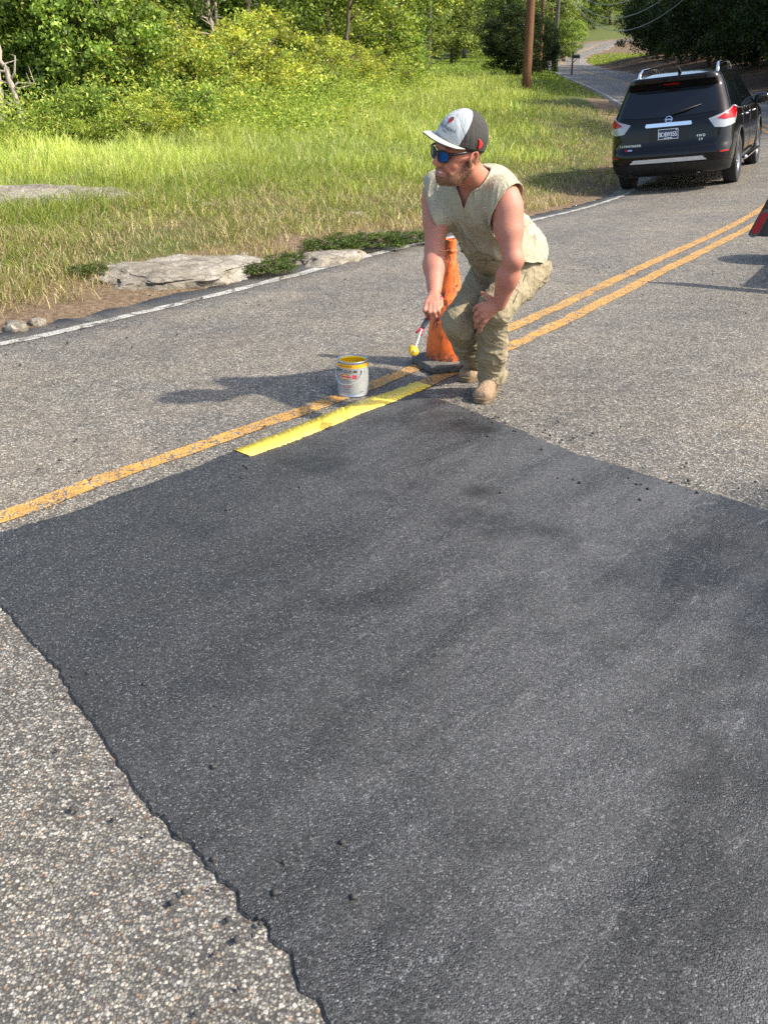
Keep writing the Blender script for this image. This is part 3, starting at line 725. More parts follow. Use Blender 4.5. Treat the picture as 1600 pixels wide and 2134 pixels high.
def scatter(n, y0, y1, rg, pw=0.6, marg=1.2):
    u = rg.random(n); y = (y0 ** (1 - pw) + u * (y1 ** (1 - pw) - y0 ** (1 - pw))) ** (1 / (1 - pw))
    half = 0.40 * y * 0.96 + marg
    return (rg.random(n) * 2 - 1) * half, y
def brush_line(y):   # x of the brush front: left of it only weeds grow
    return np.interp(y, [18, 20, 21, 22, 24, 27, 30, 34, 38, 42, 47, 52, 66, 100], [-9.5, -6.9, -4.9, -3.9, -3.4, -3.0, -2.8, -2.4, -2.0, -1.4, -.2, .6, 1.5, 3.0])

def make_grass():
    rg = np.random.default_rng(5)
    # tall meadow
    x, y = scatter(330000, 9, 60, rg, 0.9); d, idx = road_sd(x, y); l = LEFT_E - d
    pn = fbm(np.stack([x * .5, y * .5, 0 * x], 1), 3)
    tall = smooth(2.6, 5.6, l + 1.6 * pn)
    m = (l > 1.7) & (x > brush_line(y) - 3.5) & (rg.random(len(x)) < 0.15 + 0.85 * tall)
    # keep the flat slab and the bare spots clear
    _a, _b = GP(60, 432, 0.20), GP(330, 424, 0.2)
    slab = (np.hypot((x - _a[0]) / 1.35, (y - _a[1] + .1) / 0.85) < 1) | ((np.abs(x - _b[0]) < 1.3) & (np.abs(y - _b[1] + .12) < 0.22))
    m &= ~slab
    x, y, l, pn, tall = x[m], y[m], l[m], pn[m], tall[m]; n = len(x)
    pn2 = fbm(np.stack([x * .9 + 7, y * .9, 0 * x], 1), 3)
    h = (0.10 + 0.36 * tall * (0.75 + 0.75 * pn2)) * rg.uniform(0.5, 1.35, n) * np.interp(y, [9, 25, 50], [0.8, 1.1, 1.0]); h = np.clip(h, .05, .8)
    w = np.interp(y, [9, 20, 60], [0.006, 0.011, 0.026]) * rg.uniform(.7, 1.3, n)
    c = pal_pick(rg, n, [(0.30, 0.41, 0.085), (0.40, 0.49, 0.11), (0.50, 0.55, 0.16), (0.19, 0.29, 0.055), (0.66, 0.60, 0.34)], [.24, .30, .26, .08, .12])
    yel = smooth(-0.1, 0.6, pn2)[:, None]; c = c * (1 - .35 * yel) + np.array([0.50, 0.51, 0.10]) * .35 * yel
    c = c * (1 + 0.30 * np.clip(pn, -1, 1) + 0.12 * pn2)[:, None] * np.interp(l, [2, 5, 9], [0.82, 0.9, 1.05])[:, None]
    blades('meadow_grass', x, y, h, w, c, 1, label='tall yellow-green grass filling the meadow', cat='grass')
    # short half-dry verge
    x, y = scatter(300000, 6, 36, rg, 1.3); d, idx = road_sd(x, y); l = LEFT_E - d
    pn = fbm(np.stack([x * 1.4, y * 1.4, 0 * x + 3], 1), 3)
    dens = np.where(y > 11.5, smooth(0.02, 0.5, l + .15 * pn), smooth(0.15, 1.3, l + 0.25 * pn)) * (1 - smooth(4.5, 7.0, l)) * (0.55 + 0.45 * smooth(-0.5, 0.3, pn))
    rock = np.zeros(len(x), bool)
    for cx, cy, rx, ry, an in ROCKS:
        u = (x - cx) * math.cos(an) + (y - cy) * math.sin(an); v = -(x - cx) * math.sin(an) + (y - cy) * math.cos(an)
        rock |= (u / rx) ** 2 + (v / ry) ** 2 < 0.95
    m = (rg.random(len(x)) < dens) & (l > 0.12) & ~rock
    x, y, l, pn = x[m], y[m], l[m], pn[m]; n = len(x)
    dry = np.clip(smooth(3.8, 0.6, l) if False else 1 - smooth(0.8, 3.6, l + 1.0 * pn), 0, 1)
    h = (0.05 + 0.10 * rg.random(n) ** 1.5) * (1 + 0.9 * smooth(1.0, 4, l)) * (1 + .25 * np.clip(pn, -1, 1)); w = np.interp(y, [6, 40], [0.0048, 0.016]) * rg.uniform(.7, 1.3, n)
    g = pal_pick(rg, n, [(0.20, 0.27, 0.04), (0.26, 0.33, 0.05), (0.14, 0.20, 0.03), (0.34, 0.35, 0.08)]); b = pal_pick(rg, n, [(0.48, 0.39, 0.21), (0.33, 0.25, 0.13), (0.20, 0.15, 0.08), (0.56, 0.48, 0.29)])
    pick = (rg.random(n) < dry * 0.8 + 0.12)[:, None]; c = np.where(pick, b, g)
    blades('verge_grass', x, y, h, w, c, 2, bend=0.9, label='short half-dry grass on the roadside bank', cat='grass')
    # right verge
    x = rg.uniform(-1, 12, 60000); y = rg.uniform(-3, 15, 60000); d, idx = road_sd(x, y); r = d - RIGHT_E; m = (r > .7) & (r < 6); x, y, r = x[m], y[m], r[m]; n = len(x)
    c = np.where((rg.random(n) < .35)[:, None], pal_pick(rg, n, [(0.40, 0.32, 0.17), (0.27, 0.20, 0.10)]), pal_pick(rg, n, [(0.20, 0.27, 0.04), (0.14, 0.20, 0.03)]))
    blades('near_verge_grass', x, y, .04 + .10 * rg.random(n) * smooth(.5, 2, r), np.full(n, .007), c, 9, bend=.9, label='short grass on the verge right of the new asphalt', cat='grass')
    # mown strip and lawn towards the far bend
    x = rg.uniform(-2, 34, 90000); y = 42 + 130 * rg.random(90000) ** 1.3; d, idx = road_sd(x, y); l = LEFT_E - d
    m = ((l > 0.15) & (l < 13)) | ((d - RIGHT_E > 0.2) & (d - RIGHT_E < 9) & (y > 128) & (y < 172)); x, y = x[m], y[m]; n = len(x)
    h = 0.16 * rg.uniform(.4, 1.5, n); w = 0.05 * rg.uniform(.6, 1.4, n) * y / 70
    blades('far_grass', x, y, h, w, pal_pick(rg, n, [(0.24, 0.33, 0.045), (0.32, 0.39, 0.06), (0.16, 0.24, 0.035)]), 3, label='mown grass along the far stretch of the road', cat='grass')
    # weeds with small leaves and seed heads between meadow and brush
    n = 4200; y = 19 + 30 * rg.random(n) ** 1.4; x = brush_line(y) + rg.normal(0.2, 1.3, n); hh = rg.uniform(0.5, 1.35, n); z = ground_z(x, y)
    I = np.repeat(np.arange(n), 16); t = rg.random(len(I)) ** 0.8
    C = np.stack([x[I] + rg.normal(0, .10, len(I)), y[I] + rg.normal(0, .10, len(I)), z[I] + hh[I] * t], 1); nn = rg.normal(0, 1, C.shape)
    V, Q, c = leaves_np(C, nn, np.full(len(I), .075), PAL['yellow'][:3] + PAL['bright'], rg, .4, .3)
    tag(mesh_np('tall_weeds', V, Q, M_LEAF, c, smooth=False), 'tall leafy weeds between the meadow and the brush', 'weeds', None, 'stuff')

# ------------------------------------------------------------------ rocks
def mat_rock():
    t = NT('limestone'); v = t.coord('Object')
    n1 = t.noise(v, 3, 6, .65); n2 = t.noise(v, 22, 6, .7); cr = t.voro(t.mix(0.25, v, t.noise(v, 5, 3, out='Color'), 'ADD'), 3.5, 'DISTANCE_TO_EDGE')
    c = t.ramp(n1, [(0.28, (0.13, 0.112, 0.088)), (0.5, (0.28, 0.245, 0.19)), (0.7, (0.42, 0.385, 0.32))])
    c = t.mix(1.0, c, t.ramp(n2, [(0.25, 0.55), (0.6, 1.05)]), 'MULTIPLY'); c = t.mix(t.ramp(cr, [(0.0, 0.55), (0.05, 0.0)]), c, (0.07, 0.055, 0.04))
    return t.done(t.bsdf(c, 0.85, 0, t.bump(t.math('ADD', n2, t.math('MULTIPLY', n1, .6)), 0.8, 0.03), 0.3))
M_ROCK = mat_rock()
def rock(name, loc, size, rot, seed, label, flat=0.35, detail=4, sub=5, sink=0.3, tilt=0.0):
    bm = bmesh.new(); bmesh.ops.create_icosphere(bm, subdivisions=sub, radius=1.0)
    V = np.array([v.co for v in bm.verts]); q = V * 1.5 + seed * 7.1
    r = 1 + 0.22 * fbm(q, 3) + 0.10 * fbm(q * 3.1, 3) + 0.04 * fbm(q * 9, 2)
    V = V * r[:, None]; V[:, 2] = np.where(V[:, 2] > flat, flat + (V[:, 2] - flat) * 0.22, V[:, 2])
    V[:, 2] += 0.05 * np.round(fbm(q * 1.3 + 5, 2) * 4) / 4 * (V[:, 2] > 0)
    V = V * np.array(size)
    for v, c in zip(bm.verts, V): v.co = Vector(c)
    o = bm_obj(name, bm, M_ROCK); o.location = (loc[0], loc[1], gz(loc[0], loc[1]) - size[2] * sink); o.rotation_euler = (tilt, 0, rot)
    return tag(o, label, 'rock')
_r1, _r2 = GP(408, 568, 0.08), GP(690, 526, 0.08)
ROCKS = [(_r1[0], _r1[1], 0.74, 0.40, 0.62), (_r2[0], _r2[1], 0.40, 0.26, 0.72), (*GP(60, 432, 0.2)[:2], 1.15, 0.6, .12)]
_r1 = _r1 + np.array([-.16, .14, 0])
rock('rock', _r1, (0.78, 0.44, 0.30), 0.62, 1, 'large flat pale rock lying beside the white edge line', .42, sink=.2, tilt=.10)
_r2 = _r2 + np.array([-.08, .08, 0])
rock('rock', _r2, (0.42, 0.27, 0.24), 0.72, 2, 'smaller flat rock right of the large one on the bank', .42, sink=.25)
_rs = GP(60, 428, 0.22); rock('rock_slab', _rs, (1.30, 0.85, 0.16), 0.12, 3, 'low grey rock slab in the grass at the left border', .35, sink=.25, tilt=.17)
for k, (px, py, D0, s, lab) in enumerate([(740, 447, 0, .10, 'small upright grey stone standing on the bank'), (434, 461, 0, .09, 'small dark stone above the large flat rock'), (398, 456, 0, .07, 'small dark stone at the edge of the bare soil'), (505, 522, 0, .05, 'white pebble behind the large flat rock'), (585, 520, 0, .05, 'pebble between the two flat rocks'),
                                          (30, 662, 0, .10, 'flat broken stone in the dirt near the left border'), (75, 650, 0, .06, 'reddish stone beside the flat broken stone')]):
    p = GP(px, py, 0.08); rock('stone', p, (s, s * .7, s * .8), k * 1.1, 20 + k, lab, .6, sub=3, sink=.0)
make_grass()
# dark leafy weed clumps on the bank
W_D = tree_data(41, 0.26, 0.36, 0.01, 110, 45, 0.024, PAL['mid'] + PAL['dark'][2:], 0.004, 3, fill=.8)
for k, (px, py, s, lab) in enumerate([(552, 540, .75, 'dark green weed clump at the right end of the large rock'), (690, 500, .9, 'wide dark green weed clump behind the smaller rock'), (785, 490, .95, 'dark green weed clump left of the crouching man'), (858, 478, .8, 'dark green weed clump next to the crouching man'), (612, 518, .45, 'small green weed clump between the rocks'), (180, 562, .5, 'low green weed clump on the bank above the dirt')]):
    p = GP(px, py, 0.12); plant('weed_clump', W_D, p[0], p[1], s, None, lab, 'weeds', 'weed clumps on the bank', s * .55, 0.0)

# ------------------------------------------------------------------ poles, wires, mailbox
def pole(px, D, rad, h, mat, label, lean=0.0):
    x = xat(px, D, 1.5); z = gz(x, D); o = empty('utility_pole', (x, D, z), label, 'utility pole', 'utility poles beside the road')
    g = Geo(); t = np.linspace(0, 1, 12); g.tube(np.stack([lean * t * h, 0 * t, -0.1 + t * h], 1), rad * (1.15 - 0.35 * t), 14); g.build('shaft', mat, o)
    return o, np.array([x, D, z])
p1, _ = pole(1097, 44, 0.165, 10, M_POLE, 'thick reddish-brown utility pole standing nearest in the meadow')
p2, _ = pole(1122, 76, 0.155, 10, M_POLE, 'slimmer reddish-brown utility pole behind the thick one')
p3, b3 = pole(1153, 95, 0.15, 11, M_POLEG, 'dark ivy-wrapped utility pole beside the mailbox')
p4, _ = pole(893, 86, 0.14, 10, M_POLEG, 'grey utility pole standing in front of the distant trees')
p5, b5 = pole(1142, 150, 0.15, 12, M_POLE, 'farthest brown utility pole, seen between the trees')
iv = np.random.default_rng(8); n = 1500; a = iv.uniform(0, 6.28, n); zz = 3.4 * iv.random(n) ** 1.4; rr = 0.17 + 0.22 * iv.random(n) * np.exp(-zz / 1.6)
V, Q, c = leaves_np(np.stack([rr * np.cos(a), rr * np.sin(a), zz], 1), np.stack([np.cos(a), np.sin(a), 0 * a], 1), np.full(n, .13), PAL['mid'] + PAL['dark'], iv)
mesh_np('ivy', V, Q, M_LEAF, c, smooth=False, parent=p3)
bm = bmesh.new(); bm_box(bm, (0.26, -0.05, 6.15), (0.28, 0.03, 0.50), None, 0.02); bm_obj('red_marker', bm, simple('red_marker', (0.75, 0.05, 0.07), 0.5), p3)
bm = bmesh.new(); bm_box(bm, (0.14, -0.03, 6.25), (0.30, 0.03, 0.04)); bm_obj('marker_bracket', bm, M_TRIM, p3)
# cables sag from the ivy pole towards a pole outside the picture on the right
o, bq = None, None
xq, yq = 16.4, 31.0
po = empty('utility_pole', (xq, yq, gz(xq, yq)), 'utility pole among the dark trees that carries the near end of the cables', 'utility pole', 'utility poles beside the road')
g = Geo(); t = np.linspace(0, 1, 10); g.tube(np.stack([0 * t, 0 * t, t * 15 - .1], 1), .19 * (1.15 - .35 * t), 12); g.build('shaft', M_POLEG, po)
M_CABLE = simple('cable', (0.30, 0.30, 0.30), 0.6, bump=0)
for k, (za, zb, sag, dx) in enumerate([(7.5, 14.6, 6.2, .0), (7.3, 14.3, 6.9, .06), (7.1, 14.0, 7.5, .12)]):
    A = b3 + np.array([.15 + dx, 0, za]); Bq = np.array([xq - .1, yq, gz(xq, yq) + zb]); t = np.linspace(0, 1, 40)[:, None]
    P = A + (Bq - A) * t; P[:, 2] -= (sag * 4 * t * (1 - t))[:, 0]
    g = Geo(); g.tube(P, 0.022, 5); ob = g.build('overhead_cable', M_CABLE)
    tag(ob, ['topmost overhead cable sagging from the ivy-wrapped pole', 'middle overhead cable sagging from the ivy-wrapped pole', 'lowest overhead cable sagging from the ivy-wrapped pole'][k], 'cable', 'overhead cables')
mx, my = xat(1190, 80, 1.6), 80.0
mb = empty('mailbox', (mx, my, gz(mx, my)), 'black mailbox on a post beside the road', 'mailbox')
bm = bmesh.new(); bm_box(bm, (0, 0, 0.75), (0.10, 0.10, 1.7), None, 0.01); bm_box(bm, (0.16, 0, 0.98), (0.05, 0.05, 0.42), Matrix.Rotation(0.8, 3, 'Y')); bm_obj('post', bm, M_BLACKPL2 if False else M_TRIM, mb)
bm = bmesh.new(); n = 14; L0, L1 = -0.02, 0.52
ring = [(0.10 * math.cos(t), 0.10 * math.sin(t)) for t in np.linspace(0, math.pi, n)] + [(-.10, -.14), (.10, -.14)]
ra = [bm.verts.new((L0, a, 1.30 + b)) for a, b in ring]; rb = [bm.verts.new((L1, a, 1.30 + b)) for a, b in ring]
for i in range(len(ring)): bm.faces.new((ra[i], ra[(i + 1) % len(ring)], rb[(i + 1) % len(ring)], rb[i]))
bm.faces.new(ra); bm.faces.new(rb[::-1]); bx = bm_obj('box', bm, M_TRIM, mb)
bm = bmesh.new(); bm_box(bm, (0.36, -0.11, 1.42), (0.03, 0.01, 0.14)); bm_obj('flag', bm, M_TRIM, bx)

# unseen tree added right of the camera to shade the new asphalt's right border
plant('shade_tree', T_BR[2], 7.5, 0.75, 0.62, 1.0, 'unseen broadleaf tree added to shade the right border of the new asphalt', 'tree')
# ------------------------------------------------------------------ text as flat mesh
def text_bm(txt, size, align='CENTER', extrude=0.0, spacing=1.0, bold=0.0):
    cu = bpy.data.curves.new('txt', 'FONT'); cu.body = txt; cu.size = size; cu.align_x = align; cu.resolution_u = 2
    cu.space_character = spacing; cu.extrude = extrude; cu.offset = bold
    to = bpy.data.objects.new('txt', cu); COL.objects.link(to); dg = bpy.context.evaluated_depsgraph_get()
    me = bpy.data.meshes.new_from_object(to.evaluated_get(dg)); bpy.data.objects.remove(to); bpy.data.curves.remove(cu)
    bm = bmesh.new(); bm.from_mesh(me); bpy.data.meshes.remove(me)
    return bm

# ------------------------------------------------------------------ black SUV
def mat_carpaint():
    t = NT('black_car_paint'); v = t.coord('Object')
    n = t.noise(v, 3, 4); d = t.sep(v, 2)
    dirt = t.math('MULTIPLY', t.ramp(d, [(0.3, 0.35), (0.6, 0.02), (1.0, 0.0)]), t.ramp(t.noise(v, 14, 5), [(0.35, 0.3), (0.7, 1.0)]))
    c = t.mix(dirt, (0.006, 0.006, 0.007), (0.05, 0.045, 0.038))
    r = t.ramp(n, [(0.3, 0.06), (0.7, 0.12)])
    return t.done(t.bsdf(c, r, 0, None, 0.25, coat=0.22))
M_CAR = mat_carpaint()
M_CGLASS = NT('tinted_glass'); M_CGLASS = M_CGLASS.done(M_CGLASS.bsdf((0.004, 0.005, 0.007), 0.015, 0, None, 0.5, coat=0.2))
M_CHROME = simple('chrome', (0.75, 0.76, 0.78), 0.10, 1.0, var=0.03, bump=0)

M_SATIN = simple('satin_silver', (0.62, 0.63, 0.64), 0.35, 0.4, var=.05, bump=0)
M_TYRE = simple('tyre_rubber', (0.018, 0.018, 0.018), 0.85, var=0.3, nscale=18)
M_RIM = simple('alloy_rim', (0.42, 0.43, 0.45), 0.28, 0.9, var=0.1)
M_TAILR = NT('red_tail_lens'); M_TAILR = M_TAILR.done(M_TAILR.bsdf((0.42, 0.004, 0.008), 0.12, 0, None, 0.35, coat=0.15))
M_TAILW = NT('clear_tail_lens'); M_TAILW = M_TAILW.done(M_TAILW.bsdf((0.36, 0.37, 0.38), 0.15, 0.2, None, 0.5, coat=0.2))
M_PLATE = simple('plate_blue', (0.025, 0.038, 0.075), 0.4, var=0.1, bump=0)
M_PLATEW = simple('plate_white', (0.80, 0.82, 0.85), 0.4, var=0.04, bump=0)

_cz = np.array([.26, .30, .36, .44, .52, .60, .655, .68, .72, .82, .95, 1.06, 1.12, 1.16, 1.26, 1.38, 1.50, 1.58, 1.64, 1.69, 1.73, 1.765, 1.785])
_yr = np.interp(_cz, [.26, .30, .38, .46, .56, .63, .67, .70, .95, 1.08, 1.16, 1.30, 1.45, 1.57, 1.63, 1.70, 1.74, 1.785], [-2.26, -2.36, -2.44, -2.485, -2.50, -2.49, -2.465, -2.43, -2.405, -2.38, -2.33, -2.235, -2.13, -2.05, -2.07, -2.09, -2.06, -1.5])
_yf = np.interp(_cz, [.26, .5, .75, .92, 1.0, 1.06, 1.10, 1.3, 1.5, 1.65, 1.74, 1.785], [2.3, 2.48, 2.46, 2.38, 2.15, 1.75, 1.38, .95, .52, .15, -.12, -.6])
_hw = np.interp(_cz, [.26, .34, .5, .75, 1.0, 1.10, 1.16, 1.35, 1.55, 1.68, 1.74, 1.785], [.88, .93, .965, .98, .972, .955, .93, .865, .79, .73, .68, .40])
_rr = np.interp(_cz, [.26, .6, 1.0, 1.2, 1.6, 1.785], [.26, .30, .30, .24, .22, .25])
def car_ring(z, dense=1):
    yr, yf, w, r = (np.interp(z, _cz, q) for q in (_yr, _yf, _hw, _rr))
    rf = min(0.5, 0.45 * (yf - yr) * 0.4)
    pts = []
    n1, n2, n3 = 8 * dense, 9 * dense, 30 * dense
    for t in np.linspace(0, 1, n1, endpoint=False): x = (w - r) * t; pts.append((x, yr + 0.055 * (x / w) ** 2))
    cy = yr + 0.055 * ((w - r) / w) ** 2 + r
    for a in np.linspace(0, math.pi / 2, n2, endpoint=False): pts.append((w - r + r * math.sin(a), cy - r * math.cos(a)))
    for t in np.linspace(0, 1, n3, endpoint=False):
        y = cy + (yf - rf - cy) * t; pts.append((w, y))
    for a in np.linspace(0, math.pi / 2, n2, endpoint=False): pts.append((w - rf + rf * math.cos(a), yf - rf + rf * math.sin(a)))
    for t in np.linspace(0, 1, n1 + 1): pts.append(((w - rf) * (1 - t), yf))
    P = np.array(pts)
    # plan taper towards both ends and a gentle swell over the wheels
    P[:, 0] *= 1 - 0.035 * np.clip(np.abs(P[:, 1]) / 2.5, 0, 1) ** 3
    return P
def car_s(s, z, off=0.0):
    """point on the skin: s = arc length from the middle of the tail (right positive)"""
    P = car_ring(z, 3); L = np.concatenate([[0], np.cumsum(np.linalg.norm(np.diff(P, axis=0), axis=1))]); a = abs(s)
    x, y = np.interp(a, L, P[:, 0]), np.interp(a, L, P[:, 1]); x2, y2 = np.interp(a + .02, L, P[:, 0]), np.interp(a + .02, L, P[:, 1]); x1, y1 = np.interp(a - .02, L, P[:, 0]), np.interp(a - .02, L, P[:, 1])
    if a < 0.02: x1 = -x2; y1 = y2
    t = np.array([x2 - x1, y2 - y1]); t /= np.linalg.norm(t); n = np.array([t[1], -t[0]])
    return np.array([math.copysign(1, s) * (x + off * n[0]), y + off * n[1], z])
def car_side(y, z, side, off=0.0):
    P = car_ring(z, 3); k = np.argmax(P[:, 0] > 0.99 * P[:, 0].max()) if False else 0
    m = np.arange(len(P)); half = P[(P[:, 0] > 0.3 * P[:, 0].max())]
    x = np.interp(y, half[:, 1], half[:, 0]); return np.array([side * (x + off), y, z])

def skin_patch(poly, fn, off, thick=0.006, cut=0.07):
    """a panel that follows the body: poly in (u, z), mapped with fn(u, z, off)"""
    bm = bmesh.new(); vs = [bm.verts.new((u, z, 0)) for u, z in poly]; bm.faces.new(vs)
    u0, u1 = min(p[0] for p in poly), max(p[0] for p in poly); z0, z1 = min(p[1] for p in poly), max(p[1] for p in poly)
    for k in range(1, int((u1 - u0) / cut) + 1): bmesh.ops.bisect_plane(bm, geom=bm.verts[:] + bm.edges[:] + bm.faces[:], plane_co=(u0 + (u1 - u0) * k / (int((u1 - u0) / cut) + 1), 0, 0), plane_no=(1, 0, 0))
    for k in range(1, int((z1 - z0) / cut) + 1): bmesh.ops.bisect_plane(bm, geom=bm.verts[:] + bm.edges[:] + bm.faces[:], plane_co=(0, z0 + (z1 - z0) * k / (int((z1 - z0) / cut) + 1), 0), plane_no=(0, 1, 0))
    flat = {v: (v.co.x, v.co.y) for v in bm.verts}
    r = bmesh.ops.extrude_face_region(bm, geom=bm.faces[:])
    new = [g for g in r['geom'] if isinstance(g, bmesh.types.BMVert)]
    nf = {v: (v.co.x, v.co.y) for v in new}
    for v, (u, z) in flat.items(): v.co = Vector(fn(u, z, off - thick))
    for v, (u, z) in nf.items(): v.co = Vector(fn(u, z, off))
    return bm

def wheel(parent, x, y, side):
    we = bpy.data.objects.new('wheel', None); 
    Rw = 0.385
    prof = [(0.235, -0.105), (0.33, -0.118), (0.372, -0.105), (Rw, -0.075), (Rw, 0.075), (0.372, 0.105), (0.33, 0.118), (0.235, 0.105), (0.235, -0.105)]
    bm = bmesh.new(); n = 44; rings = []
    for r, w in prof: rings.append([bm.verts.new((w, r * math.cos(2 * math.pi * k / n), r * math.sin(2 * math.pi * k / n))) for k in range(n)])
    for a, b in zip(rings, rings[1:]):
        for k in range(n): bm.faces.new((a[k], a[(k + 1) % n], b[(k + 1) % n], b[k]))
    bmesh.ops.remove_doubles(bm, verts=bm.verts, dist=1e-5)
    tyre = bm_obj('wheel', bm, M_TYRE, parent); tyre.location = (x, y, Rw - 0.012)
    bm = bmesh.new()
    # rim barrel, hub, five split spokes
    rings = []
    for r, w in ((0.235, -0.09), (0.232, 0.05), (0.240, 0.095), (0.222, 0.10), (0.21, 0.075)):
        rings.append([bm.verts.new((side * w, r * math.cos(2 * math.pi * k / n), r * math.sin(2 * math.pi * k / n))) for k in range(n)])
    for a, b in zip(rings, rings[1:]):
        for k in range(n): bm.faces.new((a[k], a[(k + 1) % n], b[(k + 1) % n], b[k]))
    for k in range(5):
        for dd in (-0.11, 0.11):
            a = 2 * math.pi * k / 5 + dd; rot = Matrix.Rotation(a, 3, 'X')
            bm_box(bm, rot @ Vector((side * 0.072, 0, 0.135)), (0.024, 0.030, 0.17), rot)
    bmesh.ops.create_cone(bm, cap_ends=True, segments=20, radius1=0.062, radius2=0.05, depth=0.06, matrix=Matrix.Translation((side * 0.07, 0, 0)) @ Matrix.Rotation(math.pi / 2, 4, 'Y'))
    bm_obj('rim', bm, M_RIM, tyre)
    bm = bmesh.new(); bmesh.ops.create_cone(bm, cap_ends=True, segments=28, radius1=0.17, radius2=0.17, depth=0.02, matrix=Matrix.Translation((side * 0.0, 0, 0)) @ Matrix.Rotation(math.pi / 2, 4, 'Y'))
    bm_obj('brake_disc', bm, M_TRIM, tyre)
    bpy.data.objects.remove(we)
    return tyre

def make_car():
    car = empty('car', (0, 0, 0), 'black SUV with chrome trim driving away in the left lane', 'car')
    # body shell
    bm = bmesh.new(); rings = []
    for z in _cz:
        P = car_ring(z); P = np.vstack([P, P[1:-1][::-1] * np.array([-1, 1])]); rings.append([bm.verts.new((p[0], p[1], z)) for p in P])
    n = len(rings[0])
    for a, b in zip(rings, rings[1:]):
        for k in range(n): bm.faces.new((a[k], a[(k + 1) % n], b[(k + 1) % n], b[k]))
    bm.faces.new(rings[0][::-1])
    top = rings[-1]; h = n // 2
    for k in range(1, h):                                   # roof skin
        i, j = k, (n - k) % n; i2, j2 = k + 1, (n - k - 1) % n
        if k == h - 1: 
            if i2 != j: 
                try: bm.faces.new((top[i], top[i2], top[j]))
                except ValueError: pass
        else:
            try: bm.faces.new((top[i], top[i2], top[j2], top[j]))
            except ValueError: pass
    try: bm.faces.new((top[0], top[1], top[n - 1]))
    except ValueError: pass
    body = bm_obj('body', bm, M_CAR, car)
    # wheel arches
    bm = bmesh.new()
    for y in (-1.37, 1.53):
        for sx in (-1, 1):
            bmesh.ops.create_cone(bm, cap_ends=True, segments=40, radius1=0.455, radius2=0.455, depth=0.62, matrix=Matrix.Translation((sx * 0.92, y, 0.40)) @ Matrix.Rotation(math.pi / 2, 4, 'Y'))
    cut = bm_obj('arch_cutter', bm, M_TRIM)
    mb = body.modifiers.new('arches', 'BOOLEAN'); mb.operation = 'DIFFERENCE'; mb.object = cut; mb.solver = 'EXACT'
    try: mb.material_mode = 'TRANSFER'
    except Exception: pass
    dg = bpy.context.evaluated_depsgraph_get(); me = bpy.data.meshes.new_from_object(body.evaluated_get(dg))
    body.modifiers.clear(); body.data = me
    me.set_sharp_from_angle(angle=math.radians(32))
    bpy.data.objects.remove(cut)
    for y in (-1.37, 1.53):
        for sx in (-1, 1): wheel(car, sx * 0.845, y, sx)
    def arch(y, sx):
        g = Geo(); pts = []
        for a in np.linspace(-0.15, math.pi + 0.15, 26):
            yy, zz = y + 0.462 * math.cos(a), 0.40 + 0.462 * math.sin(a)
            if zz < 0.27: continue
            pts.append(car_side(yy, zz, sx, 0.003))
        g.tube(pts, 0.016, 6); g.build('arch_trim', M_TRIM, car)
    for y in (-1.37, 1.53):
        for sx in (-1, 1): arch(y, sx)
    # rear window, spoiler, hatch details
    bm_obj('rear_window', skin_patch([(-0.74, 1.17), (-0.36, 1.145), (0.36, 1.145), (0.74, 1.17), (0.70, 1.36), (0.64, 1.535), (-0.64, 1.535), (-0.70, 1.36)], car_s, 0.006), M_CGLASS, car)
    sp = bm_obj('spoiler', skin_patch([(-0.70, 1.555), (0.70, 1.555), (0.66, 1.70), (-0.66, 1.70)], lambda u, z, o: car_s(u, z, o) + np.array([0, -0.10 * smooth(1.54, 1.66, z), 0]), 0.012, 0.05), M_CAR, car)
    bm_obj('brake_light', skin_patch([(-0.12, 1.60), (0.12, 1.60), (0.12, 1.625), (-0.12, 1.625)], lambda u, z, o: car_s(u, z, o) + np.array([0, -0.10 * smooth(1.54, 1.66, z), 0]), 0.016), M_TAILR, sp)
    # seams of the hatch
    g = Geo()
    seam = [(-0.80, 1.16), (-0.80, 0.92), (-0.755, 0.72), (-0.70, 0.685), (-0.35, 0.675), (0, 0.672), (0.35, 0.675), (0.70, 0.685), (0.755, 0.72), (0.80, 0.92), (0.80, 1.16)]
    pts = []
    for (a, b), (c, d) in zip(seam, seam[1:]):
        for t in np.linspace(0, 1, 6, endpoint=False): pts.append(car_s(a + (c - a) * t, b + (d - b) * t, 0.001))
    g.tube(pts, 0.0045, 5); g.build('hatch_seam', M_TRIM, car)
    bm_obj('bumper', skin_patch([(-1.15, 0.28), (1.15, 0.28), (1.15, 0.43), (0.86, 0.455), (-0.86, 0.455), (-1.15, 0.43)], car_s, 0.010, 0.02), M_TRIM, car)
    bm_obj('bumper_strip', skin_patch([(-0.60, 0.475), (0.60, 0.475), (0.53, 0.535), (-0.53, 0.535)], car_s, 0.022, 0.02), M_SATIN, car)
    for s in (-1, 1):
        bm_obj('reflector', skin_patch([(s * 0.80, 0.565), (s * 0.95, 0.57), (s * 0.95, 0.59), (s * 0.80, 0.585)], car_s, 0.008), M_TAILR, car)
    bar = bm_obj('chrome_bar', skin_patch([(-0.345, 1.005), (0.345, 1.005), (0.36, 1.02), (0.345, 1.062), (-0.345, 1.062), (-0.36, 1.02)], car_s, 0.030, 0.03), M_CHROME, car)
    bm_obj('plate_recess', skin_patch([(-0.30, 0.78), (0.30, 0.78), (0.32, 1.0), (-0.32, 1.0)], car_s, 0.003, 0.01), M_TRIM, car)
    plate = bm_obj('licence_plate', skin_patch([(-0.155, 0.815), (0.155, 0.815), (0.155, 0.970), (-0.155, 0.970)], lambda u, z, o: np.array([u, car_s(0, z, o)[1], z]), 0.010), M_PLATE, car)
    yb = -2.43
